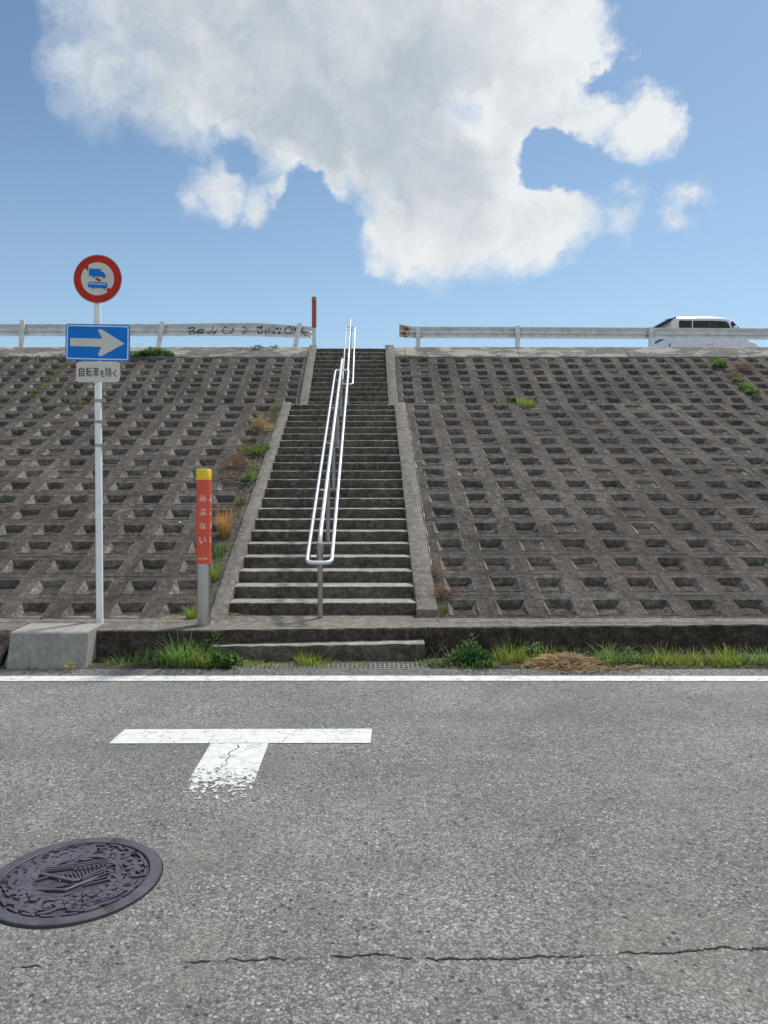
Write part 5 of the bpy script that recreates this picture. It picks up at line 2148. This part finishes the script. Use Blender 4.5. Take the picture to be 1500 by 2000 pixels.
kerb_weed('dry_litter', 'scraps of dry straw on the ledge between bollard and stairs', [('twig', 425, 1212, 26, .10, .02, .12, 0), ('twig', 455, 1204, 18, .08, .02, .10, 0), ('twig', 340, 1212, 60, .14, .015, .16, 0)], [M['straw']], 'litter', 'stuff')
kerb_weed('slope_grass', 'bright grass tuft on the joint of the right slopes', [('blade', 1028, 789, 130, .16, .16, .012, 0), ('blade', 985, 789, 40, .2, .06, .010, 0)], [M['grass_lime']], 'grass')


def kp2(px, py):
    Y = 11751 / (py - 52)
    return at(px, py, Y)


def upper_weed(name, label, lst, mats, cat='weed', kind=None):
    b = MB()
    for (kind_, px, py, n_, rx, rz, s, mi) in lst:
        p = kp2(px, py)
        if kind_ == 'leaf':
            leafy(b, tuple(p), n_, rx, .12, rz, s, int(px * 3 + py), mi)
        elif kind_ == 'twig':
            strands(b, tuple(p), n_, rx, .2, rz, s, .004, int(px + py), .5, mi)
        else:
            q = len(b.m)
            tuft(b, tuple(p), n_, rx, rz, s, (.05, .6), int(px + py), .5, ry=.06)
            for t_ in range(q, len(b.m)):
                b.m[t_] = mi
    return b.build(name, mats, fix=False, label=label, cat=cat, kind=kind or ('stuff' if ('grass' in name or 'brush' in name) else None))


upper_weed('cap_bush', 'dark green cushion of weeds on the cap beside the arrow sign', [('leaf', 300, 696, 700, .52, .14, .07, 0), ('leaf', 265, 697, 120, .25, .10, .07, 0), ('leaf', 300, 690, 200, .40, .12, .07, 1)], [M['leaf_dark'], M['leaf_mid']])
upper_weed('cap_weed', 'small weeds on the top edge left of the far bollard', [('leaf', 505, 682, 90, .20, .08, .05, 0), ('leaf', 535, 682, 90, .14, .08, .05, 0)], [M['leaf_dark']])
upper_weed('slope_weed', 'round green weed high on the right slope', [('leaf', 1405, 716, 300, .17, .16, .06, 0), ('blade', 1392, 705, 40, .12, .16, .01, 0)], [M['leaf_mid']])
upper_weed('slope_weed', 'trailing band of green weed down the right slope', [('leaf', 1440, 745, 120, .14, .07, .06, 0), ('leaf', 1455, 758, 160, .15, .08, .06, 0), ('leaf', 1470, 768, 160, .15, .08, .06, 0), ('leaf', 1478, 776, 60, .08, .06, .05, 0)], [M['leaf_mid']])
upper_weed('dry_weed', 'reddish dry weed above the trailing band on the right slope', [('twig', 1455, 722, 120, .25, .16, .3, 0), ('twig', 1430, 735, 60, .25, .08, .3, 0)], [M['twig']])
upper_weed('slope_moss', 'pale olive moss band on the upper left slope', [('leaf', x_, y_, 60, .16, .03, .05, 0) for x_, y_ in ((125, 715), (112, 728), (100, 742), (88, 755), (75, 766), (62, 774), (140, 783), (155, 786))], [M['moss']], 'moss', 'stuff')
upper_weed('cap_moss', 'dark moss line under the cap far left', [('leaf', x_, 699, 40, .3, .03, .06, 0) for x_ in range(10, 250, 26)] + [('leaf', x_, 698, 30, .3, .03, .05, 0) for x_ in range(790, 850, 20)], [M['moss']], 'moss', 'stuff')
b = MB()
p = kp(351, 1022)
b.tube([p + Vector((-.018, 0, .0)), p + Vector((0, 0, .012)), p + Vector((.02, .003, .006))], [.007, .013, .005], 7)
b.build('pebble', M['pebble'], label='small white pebble lying on the lower left slope', cat='pebble', smooth=True)
# upper right: little dry stems at the cap behind the rail
b = MB()
for px, py in ((268, 655), (277, 655), (300, 660), (310, 665)):
    q = at(px, 682, 19.2)
    blade(b, tuple(q), R.uniform(0, 6), .35, .01, .5)
b.build('thin_stems', M['moss'], fix=False, label='thin stems showing under the rail right of the arrow sign', cat='grass stalks')
